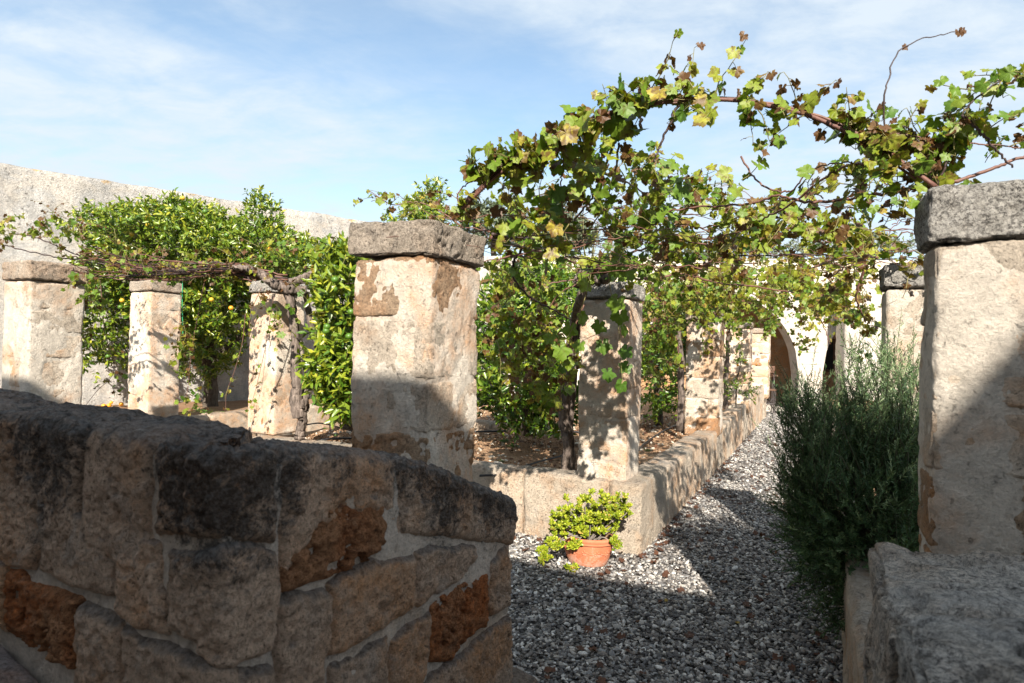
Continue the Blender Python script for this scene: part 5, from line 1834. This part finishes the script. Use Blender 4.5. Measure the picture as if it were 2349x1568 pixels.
for i in range(0, N):
    if i % 2 and i < 3400:
        continue
    e1 = P0[i] + (dirs[i] + bend[i]) * Ls[i]
    V, Fc = tube(np.array([P0[i] - dirs[i] * 0.04, (P0[i] + e1) / 2, e1]), [0.0022, 0.0010], 3)
    tb.add(V - R0, Fc)
for i in range(0, N, 28):
    mid = (R0 + P0[i]) / 2 + 0.08 * (P0[i] - cen)
    V, Fc = tube(smooth_path([R0 + 0.05 * rdir(1)[0] * [1, 1, 0], mid, P0[i]], 9), [0.011, 0.003], 5)
    tb.add(V - R0, Fc)
tb.build('stems', M['rstem'], ros, 'stuff')
# a few small pale flowers
for (x, y, z) in [(2118 - 12, 1733 * 0 + 1078, 3.2), (1925, 1110, 3.1), (2050, 960, 3.2), (1960, 1150, 3.05)]:
    p = np.array(W(x, y, z))
    b = Bag()
    place(b, (NV * [3, 1, 1], NF), np.tile(p - R0, (5, 1)), rdir(5) + [0, 0, .4], rdir(5), 0.009, np.full(5, .5))
    b.build('flower', M['oldcream'], ros)

# ================================================================ POT AND JADE PLANT
pc = G(1347, 1292, 0.0)
pot = thing('terracotta_pot', 'oval terracotta pot with a raised flower frieze, on the gravel at the kerb corner', 'pot', (pc.x, pc.y, 0.0), -math.radians(20))
prof_ = [(0.128, 0.0), (0.140, 0.012), (0.158, 0.06), (0.172, 0.11), (0.179, 0.15), (0.180, 0.170), (0.190, 0.172), (0.194, 0.181), (0.188, 0.187), (0.194, 0.193), (0.198, 0.208), (0.193, 0.218), (0.180, 0.220), (0.170, 0.214), (0.166, 0.19), (0.150, 0.17), (0.0, 0.165)]
prof_ = [(0.0, 0.0)] + prof_
ns = 72
V, Fc = [], []
for (r, z) in prof_:
    r = r * 1.06
    for j in range(ns):
        a_ = 2 * math.pi * j / ns
        wv = 1 + 0.006 * math.sin(3 * a_ + 1)
        V.append((r * wv * math.cos(a_), r * wv * 0.72 * math.sin(a_), z))
for i in range(len(prof_) - 1):
    for j in range(ns):
        Fc.append((i * ns + j, i * ns + (j + 1) % ns, (i + 1) * ns + (j + 1) % ns, (i + 1) * ns + j))
cutb = 6 * ns
body_f = [f for f in Fc if max(f) < 7 * ns]
rim_f = [f for f in Fc if min(f) >= 6 * ns and max(f) < 14 * ns]
soil_f = [f for f in Fc if min(f) >= 13 * ns]
obj('body', mesh('pot_body', V, body_f), M['pot'], pot)
obj('rim', mesh('pot_rim', V, rim_f), M['pot'], pot)
obj('soil', mesh('pot_soil', V, soil_f), M['soil'], pot)


def pot_surf(a_, z):
    r = 1.06 * np.interp(z, [0.06, 0.11, 0.15, 0.17], [0.158, 0.172, 0.179, 0.180])
    return np.array([r * math.cos(a_), r * 0.72 * math.sin(a_), z]), np.array([0.72 * math.cos(a_), math.sin(a_), 0]) / math.hypot(0.72 * math.cos(a_), math.sin(a_))


for fa in (-150, -118, -88, -58, -28, 4):
    bb = Bag()
    for pz in range(5):
        pa = math.radians(90 + 72 * pz)
        du, dv = 0.015 * math.cos(pa), 0.015 * math.sin(pa)
        p, n_ = pot_surf(math.radians(fa) + du / 0.165, 0.115 + dv)
        u_ = np.cross([0, 0, 1.0], n_)
        Vb, Fb = uv_ball(1.0, 8, 5)
        Vb = np.array(Vb)
        Q = p + (Vb[:, 0:1] * 0.0115) * (math.cos(pa) * u_ + math.sin(pa) * np.array([0, 0, 1.0])) + (Vb[:, 1:2] * 0.0065) * (-math.sin(pa) * u_ + math.cos(pa) * np.array([0, 0, 1.0])) + Vb[:, 2:3] * 0.0038 * n_
        bb.add(Q, np.array(Fb))
    bb.build('flower_relief', M['pot'], pot)
pts = [pot_surf(math.radians(fa), 0.113 + 0.007 * math.sin(fa * 0.2))[0] for fa in range(-165, 20, 5)]
V, Fc = tube(np.array(pts), 0.0035, 6)
obj('vine_relief', mesh('pot_relief', V, Fc), M['pot'], pot)

jp = W(1347, 1232, pc.y)
jade = thing('jade_plant', 'bright yellow-green succulent bush growing in the terracotta pot and trailing over its rim', 'plant', (pc.x, pc.y, 0.168))
J0 = np.array([pc.x, pc.y, 0.168])
OV = []
for i in range(5):
    for j in range(6):
        t_ = i / 4
        wd = math.sin(math.pi * min(t_ * 0.92 + 0.04, 1)) ** 0.8 * (0.24 + 0.16 * t_)
        a_ = 2 * math.pi * j / 6
        OV.append((wd * math.cos(a_), t_, 0.28 * wd * math.sin(a_)))
OF = [(i * 6 + j, (i + 1) * 6 + j, (i + 1) * 6 + (j + 1) % 6, i * 6 + (j + 1) % 6) for i in range(4) for j in range(6)]
OV, OF = np.array(OV), np.array(OF)
OF = np.concatenate([OF[:, [0, 1, 2]], OF[:, [0, 2, 3]]])
rosettes = []
for (cx_, cy_, rx, ry, n_) in [(1350, 1203, 66, 20, 40), (1385, 1160, 62, 36, 52), (1330, 1165, 42, 28, 22), (1300, 1200, 42, 34, 26), (1365, 1200, 55, 26, 28), (1282, 1222, 22, 20, 12), (1420, 1178, 26, 22, 12), (1345, 1215, 40, 14, 12), (1258, 1245, 14, 16, 6), (1244, 1268, 12, 12, 5), (1256, 1285, 14, 8, 5), (1290, 1257, 18, 10, 8), (1412, 1246, 8, 12, 5), (1310, 1302, 12, 8, 3), (1318, 1245, 12, 14, 5)]:
    for _ in range(n_):
        while True:
            a_, b_ = rng2.uniform(-1, 1, 2)
            if a_ * a_ + b_ * b_ < 1:
                break
        px, py = cx_ + a_ * rx, cy_ + b_ * ry
        if py < 1225:
            z = pc.y + rng2.uniform(-0.17, 0.10)
        else:
            z = min(pc.y - 0.14, G(px, py + 6, 0.0).y)
        rosettes.append(np.array(W(px, py, z)))
        if rng2.random() < 0.4:
            px += rng2.normal(0, 6)
            py -= 5
            rosettes.append(np.array(W(px, py, z)))
jb = Bag()
js = Bag()
for q in rosettes:
    k = 15
    top = q - np.array([pc.x, pc.y, 0.16])
    axd = top / np.linalg.norm(top) * 0.7 + np.array([0, 0, 0.7]) + 0.25 * rng2.standard_normal(3)
    axd /= np.linalg.norm(axd)
    s_ = rdir(k)
    tip = s_ * 0.9 + axd * 0.75
    place(jb, (OV, OF), np.tile(q - J0, (k, 1)) - axd * 0.014 * rng2.random((k, 1)), tip, np.tile(axd, (k, 1)) + 0.3 * rdir(k), 0.036 * rng2.uniform(0.6, 1.15, k), np.clip(0.5 + 0.25 * rng2.standard_normal(k), 0, 1))
for q in rosettes[::9]:
    base = np.array([pc.x, pc.y - 0.02, 0.16]) + 0.03 * rng2.standard_normal(3) * [1, 1, 0]
    if q[2] < 0.2:
        mid = (base + q) / 2 + np.array([0, -0.03, 0.07])
        mid[2] = max(mid[2], 0.235)
    else:
        mid = (base + q) / 2 + 0.02 * rng2.standard_normal(3)
    P = smooth_path([base, mid, q], 8)
    V, Fc = tube(P, [0.007, 0.003], 6)
    js.add(V - J0, Fc)
jb.build('leaves', M['sleaf'], jade, 'stuff')
M['jadestem'] = plain('jade_stem', (0.20, 0.17, 0.145), 0.8, 0.3, 60, 0.3)
js.build('stems', M['jadestem'], jade)

# ================================================================ GRAVEL PEBBLES
def ptcloud(name, pts):
    me = bpy.data.meshes.new(name)
    me.vertices.add(len(pts))
    me.vertices.foreach_set('co', np.asarray(pts, dtype=np.float32).reshape(-1))
    me.update()
    return me


def gn_pebbles(name, pts, smin, smax, mat, seed, sub=2):
    me = ptcloud(name, pts)
    r_ = np.random.default_rng(seed)
    n_ = len(pts)
    sc = np.exp(r_.normal(0, 0.28, n_)) * (smin + smax) / 2
    sc = np.clip(sc, smin * 0.7, smax * 1.5)
    vec = np.stack([sc * r_.uniform(0.9, 1.35, n_), sc * r_.uniform(0.6, 0.95, n_), sc * r_.uniform(0.38, 0.62, n_)], -1)
    rot = np.stack([r_.normal(0, 0.38, n_), r_.normal(0, 0.38, n_), r_.uniform(0, 6.28, n_)], -1)
    for an, av in (('psc', vec), ('prot', rot)):
        at = me.attributes.new(an, 'FLOAT_VECTOR', 'POINT')
        at.data.foreach_set('vector', av.astype(np.float32).reshape(-1))
    o = obj(name, me, mat, kind='stuff')
    ng = bpy.data.node_groups.new(name, 'GeometryNodeTree')
    ng.interface.new_socket('Geometry', in_out='INPUT', socket_type='NodeSocketGeometry')
    ng.interface.new_socket('Geometry', in_out='OUTPUT', socket_type='NodeSocketGeometry')
    gi, go = ng.nodes.new('NodeGroupInput'), ng.nodes.new('NodeGroupOutput')
    m2p = ng.nodes.new('GeometryNodeMeshToPoints')
    ico = ng.nodes.new('GeometryNodeMeshIcoSphere')
    ico.inputs['Subdivisions'].default_value = sub
    ico.inputs['Radius'].default_value = 1.0
    # knock the ball out of round
    sp = ng.nodes.new('GeometryNodeSetPosition')
    nz = ng.nodes.new('ShaderNodeTexNoise')
    nz.inputs['Scale'].default_value = 1.1
    nz.inputs['Detail'].default_value = 1.0
    sub_ = ng.nodes.new('ShaderNodeVectorMath')
    sub_.operation = 'SUBTRACT'
    sub_.inputs[1].default_value = (0.5, 0.5, 0.5)
    mul = ng.nodes.new('ShaderNodeVectorMath')
    mul.operation = 'SCALE'
    mul.inputs['Scale'].default_value = 0.9
    ng.links.new(nz.outputs['Color'], sub_.inputs[0])
    ng.links.new(sub_.outputs[0], mul.inputs[0])
    ng.links.new(mul.outputs[0], sp.inputs['Offset'])
    ng.links.new(ico.outputs['Mesh'], sp.inputs['Geometry'])
    ss_ = ng.nodes.new('GeometryNodeSetShadeSmooth')
    ng.links.new(sp.outputs[0], ss_.inputs['Geometry'])
    sm = ng.nodes.new('GeometryNodeSetMaterial')
    sm.inputs['Material'].default_value = mat
    ng.links.new(ss_.outputs[0], sm.inputs['Geometry'])
    iop = ng.nodes.new('GeometryNodeInstanceOnPoints')
    ng.links.new(gi.outputs[0], m2p.inputs[0])
    ng.links.new(m2p.outputs[0], iop.inputs['Points'])
    ng.links.new(sm.outputs[0], iop.inputs['Instance'])
    for an, sock in (('psc', 'Scale'), ('prot', 'Rotation')):
        na = ng.nodes.new('GeometryNodeInputNamedAttribute')
        na.data_type = 'FLOAT_VECTOR'
        na.inputs['Name'].default_value = an
        ng.links.new(na.outputs['Attribute'], iop.inputs[sock])
    ng.links.new(iop.outputs[0], go.inputs[0])
    md = o.modifiers.new('pebbles', 'NODES')
    md.node_group = ng
    return o


def scatter_ba(b0, b1, a0, a1, dens, zj, seed):
    r_ = np.random.default_rng(seed)
    n_ = int((b1 - b0) * (a1 - a0) * dens)
    b = r_.uniform(b0, b1, n_)
    a = r_.uniform(a0, a1, n_)
    z = r_.uniform(-zj * 0.3, zj, n_)
    z += 0.008 * fbm(np.stack([b, a, b * 0], -1) * 1.6, 2, 90)
    return np.stack([CA * b + SA * a, -SA * b + CA * a, z], -1)


near = scatter_ba(KB, 0.30, 1.7, 7.0, 3600, 0.010, 1)
near2 = scatter_ba(-3.0, KB, 1.7, KA + 0.05, 2900, 0.010, 2)
near2 = near2[near2[:, 0] > -0.35]
gn_pebbles('gravel', np.concatenate([near, near2]), 0.008, 0.0155, M['pebble'], 5, 2)
far = scatter_ba(KB, 0.20, 7.0, 19.5, 1500, 0.010, 3)
gn_pebbles('gravel', far, 0.011, 0.020, M['pebble'], 6, 1)

# clods and pebbles on the soil
M['clod'] = plain('soil_clod', (0.30, 0.19, 0.115), 0.95, 0.5, 60, 0.4, spec=0.1)
pts = scatter_ba(KB - 4.6, KB - 0.3, KA + 0.3, KA + 6, 260, 0.004, 11)
pts[:, 2] += SOILZ + 0.005
gn_pebbles('soil_clods', pts, 0.008, 0.022, M['clod'], 12, 1)
M['palestone'] = plain('pale_soil_stone', (0.50, 0.44, 0.36), 0.9, 0.5, 60, 0.25, spec=0.2)
pts = scatter_ba(KB - 4.6, KB - 0.3, KA + 0.3, KA + 6, 40, 0.004, 13)
pts[:, 2] += SOILZ + 0.008
gn_pebbles('soil_stones', pts, 0.010, 0.026, M['palestone'], 14, 2)


def litter(name, pts, size, toneshift, m, seed):
    b = Bag()
    n_ = len(pts)
    half = n_ // 2
    tn = np.clip(toneshift + 0.3 * nprng.random(n_), 0, 1)
    for g, sl in ((GLF[2], slice(0, half)), (GLF[1], slice(half, n_))):
        q = pts[sl]
        place(b, g, q, rdir(len(q)) * [1, 1, .25], rdir(len(q)) * .35 + [0, 0, 1], size * nprng.uniform(.5, 1.2, len(q)), tn[sl])
    return b.build(name, m, None, 'stuff')


pts = scatter_ba(KB, 0.1, 2.2, 13, 22, 0.0, 31)
pts[:, 2] = 0.022
edge = scatter_ba(KB + 0.01, KB + 0.14, 4.6, 13, 110, 0.0, 32)
edge[:, 2] = 0.022
e2 = scatter_ba(KB - 1.3, KB - 0.02, KA - 0.16, KA - 0.01, 70, 0.0, 33)
e2[:, 2] = 0.022
e3 = scatter_ba(KB - 1.0, KB, KA - 0.9, KA - 0.1, 22, 0.0, 34)
e3[:, 2] = 0.022
litter('fallen_leaves', np.concatenate([pts, edge, e2, e3]), 0.040, 0.05, M['dryleaf'], 1)
pts = scatter_ba(KB - 4.6, KB - 0.3, KA + 0.3, KA + 7, 40, 0.0, 35)
pts[:, 2] = SOILZ + 0.022
litter('soil_leaf_litter', pts, 0.035, 0.15, M['dryleaf'], 2)
for (x, y, tn) in [(1545, 1262 - 12, 3), (1545, 1262, 0)][:1]:
    pass
for k, (x, y, c_) in enumerate([(1140 + 1430 - 1140, 1237, 0), (1525, 1300, 0), (1430 + 0, 1252 - 0, 0)][:0]):
    pass
YL = [((1750 + 1168 / 1.566) * .6117, (1600 + 1020 / 1.566) * .6117), ((1750 + 1592 / 1.566) * .6117, (1600 + 1152 / 1.566) * .6117)]
for k, (x, y) in enumerate(YL):
    g_ = G(x, y, 0.024)
    b = Bag()
    place(b, GL[2], np.zeros((1, 3)), np.array([[math.cos(k * 2), math.sin(k * 2), .1]]), np.array([[.2, -.3, 1.0]]), 0.022, np.array([0.95]))
    o = b.build('fallen_leaf', M['dryleaf'])
    o.location = g_
    tag(o, ['small yellow fallen leaf on the shaded gravel, the nearer to the terracotta pot', 'small yellow fallen leaf on the shaded gravel, closer to the stone block wall'][k], 'leaf', 'yellow leaves on the gravel')

# ================================================================ ROCKS, WEEDS, HOSES IN THE BED
gl = G(1233, 1096, 0.46)
V, Fq = rough_box(0.17, 0.13, 0.10, 0.008, 0.045, 0.010, 14, 951, 0.02, low=0.012, pits=0.01)
o = obj('limestone_lump', mesh('limestone_lump', V, Fq), M['plaster'], loc=(gl.x, gl.y, 0.445))
tag(o, 'pale rough limestone lump on the soil beside the thin vine trunk', 'rock')
gl = G(1165, 1072, 0.46)
V, Fq = rough_box(0.11, 0.09, 0.06, 0.01, 0.028, 0.008, 14, 952, 0.012)
o = obj('limestone_lump', mesh('limestone_lump', V, Fq), M['plaster'], loc=(gl.x - 0.1, gl.y, 0.45))
tag(o, 'smaller pale stone on the soil near the right edge of the nearest pillar', 'rock')


def hose(label, pts, r):
    P = np.array([np.array(G(x, y, SOILZ + z)) for x, y, z in pts])
    P = smooth_path(P, 40)
    V, Fc = tube(P, r, 8)
    o = obj('irrigation_hose', mesh('irrigation_hose', V, Fc), M['hose'])
    tag(o, label, 'hose', 'black drip irrigation hoses')


hose('black hose lying close behind the kerb by the limestone lump', [(1100, 1092, .03), (1180, 1088, .03), (1260, 1087, .03), (1330, 1084, .03)], 0.011)
hose('black hose curving up from the kerb towards the thin vine trunk', [(1130, 1092, .035), (1180, 1078, .04), (1235, 1060, .05), (1290, 1046, .06)], 0.009)
hose('straight black hose across the bare soil in front of the dark citrus bush', [(1085, 991, .03), (1180, 989, .03), (1280, 989, .03), (1330, 992, .03)], 0.013)
hose('black hose running back from the dappled pillar to the next pillar', [(1455, 1040, .03), (1490, 1010, .03), (1530, 985, .03), (1570, 968, .03)], 0.013)
hose('pair of thin dark hoses on the sunny soil left of the nearest pillar', [(700, 975, .03), (740, 972, .03), (810, 990, .03)], 0.010)
hose('grey hose near the bottom of the sunny soil left of the nearest pillar', [(735, 1010, .03), (780, 1006, .03), (815, 1006, .03)], 0.012)
b = Bag()
sp_ = W(760, 945, 6.6)
V, Fc = tube(PX([(757, 990, 6.5), (757, 955, 6.5), (757, 925, 6.5)]), 0.007, 6)
o = obj('irrigation_stake', mesh('irrigation_stake', V, Fc), M['hose'])
tag(o, 'thin black irrigation stake upright in the soil under the glossy citrus', 'stake')

GWD = 'small green weeds on the soil'
for k, (x, y, sz, lab) in enumerate([(1160, 1015, .10, 'low green weed on the dark soil close to the nearest pillar'), (1178, 1026, .09, 'low green weed just in front of another, near the nearest pillar'), (1485, 1035, .06, 'tiny green weed on the brown soil right of the dappled pillar'), (1150, 1060, .05, 'tiny green weed by the pale soil patch behind the kerb'), (770, 1000, .06, 'tiny green weed on the sunny soil left of the nearest pillar'), (745, 985, .05, 'yellowish weed on the sunny soil under the irrigation stake')]):
    g_ = G(x, y, SOILZ + 0.01)
    b = Bag()
    n_ = 26
    d_ = rdir(n_) * [1, 1, .25] + [0, 0, .4]
    place(b, (LV, LF), rng2.standard_normal((n_, 3)) * [.3, .3, 0] * sz, d_, rdir(n_) * .4 + [0, 0, 1], sz * rng2.uniform(.4, .8, n_), rng2.random(n_))
    o = b.build('weed', M['grassleaf'])
    o.location = g_
    tag(o, lab, 'weed', GWD)
g_ = G(460, 945, 0.62)
b = Bag()
n_ = 40
place(b, (LV, LF), rng2.standard_normal((n_, 3)) * [.10, .08, .01], rdir(n_) * [1, 1, .3] + [0, -.3, .2], rdir(n_) * .4 + [0, 0, 1], 0.08 * rng2.uniform(.5, 1, n_), rng2.random(n_))
o = b.build('weed', M['grassleaf'])
o.location = g_
tag(o, 'dark green leafy weed on the kerb edge under the green string', 'weed', GWD)

FO = [(250, 933, 'fallen orange in the gap left of the cane-striped pillar, beside the wall foot'), (378 - 100, 930, 'fallen orange close to the left side of the cane-striped pillar'), (238, 934, 'fallen orange at the far left of the bare soil, by the wide pale pillar'), (255, 926, 'fallen orange lying farthest back in the gap left of the cane-striped pillar'), (479 + 0, 938, None), (551 + 0, 912, 'single fallen orange on the soil just left of the pillar with the forked vine'), (462, 892, 'fallen orange in the shade left of the citrus trunk')]
for (x, y, lab) in FO:
    if lab is None:
        continue
    g_ = G(x, y, 0.545)
    o = fruit('fallen_orange', (g_.x, g_.y, 0.56), 0.036, 'orange')
    tag(o, lab, 'orange', 'oranges fallen on the soil')

# green string hanging from the canes
P = smooth_path(PX([(419, 640, 6.6), (418, 690, 6.6), (419, 745, 6.6), (420, 800, 6.6)]), 16)
V, Fc = tube(P, 0.0045, 5)
o = obj('green_string', mesh('green_string', V, Fc), M['green_string'])
tag(o, 'bright green plastic string hanging from the cane bundle', 'string')

# ================================================================ TABLE AND HIGH CHAIR IN THE PORCH
g_ = G(1764, 948, 0.02)
tbl = thing('bar_table', 'small dark wooden high table standing in the shaded arch at the end of the path', 'table', (g_.x, g_.y + 0.25, 0.02), -math.radians(15))


def bx(name, x0, x1, y0, y1, z0, z1, m, parent):
    V, Fq = rough_box(x1 - x0, y1 - y0, z1 - z0, 0.3, 0.008, 0.0, 1, 1, 0)
    V = V + np.array([(x0 + x1) / 2, (y0 + y1) / 2, z0])
    return obj(name, mesh(name, V, Fq, False), M[m], parent)


bx('tabletop', -0.30, 0.27, -0.25, 0.25, 0.98, 1.03, 'wood', tbl)
for sx in (-0.22, 0.19):
    for sy in (-0.18, 0.18):
        bx('leg', sx - 0.015, sx + 0.015, sy - 0.015, sy + 0.015, 0, 0.98, 'iron', tbl)
bx('stretcher', -0.20, 0.17, -0.19, -0.17, 0.35, 0.38, 'iron', tbl)
ch = thing('bar_chair', 'dark wooden high chair with a low back, behind the small table in the arch', 'chair', (g_.x - 0.12, g_.y - 0.25, 0.02), -math.radians(15))
bx('seat', -0.19, 0.16, -0.18, 0.18, 0.62, 0.665, 'wood', ch)
bx('backrest', -0.19, 0.16, 0.15, 0.18, 1.08, 1.27, 'wood', ch)
for sx in (-0.17, 0.14):
    for sy in (-0.16, 0.16):
        top = 1.08 if sy > 0 else 0.62
        bx('leg', sx - 0.013, sx + 0.013, sy - 0.013, sy + 0.013, 0, top, 'iron', ch)
V, Fc = tube(np.array([(-.17, -.16, .1), (.14, -.16, .5)]), 0.008, 6)
obj('brace', mesh('brace', V, Fc), M['iron'], ch)
V, Fc = tube(np.array([(-.17, -.16, .5), (.14, -.16, .1)]), 0.008, 6)
obj('brace', mesh('brace', V, Fc), M['iron'], ch)
bx('footrest', -0.17, 0.14, -0.175, -0.15, 0.27, 0.295, 'iron', ch)
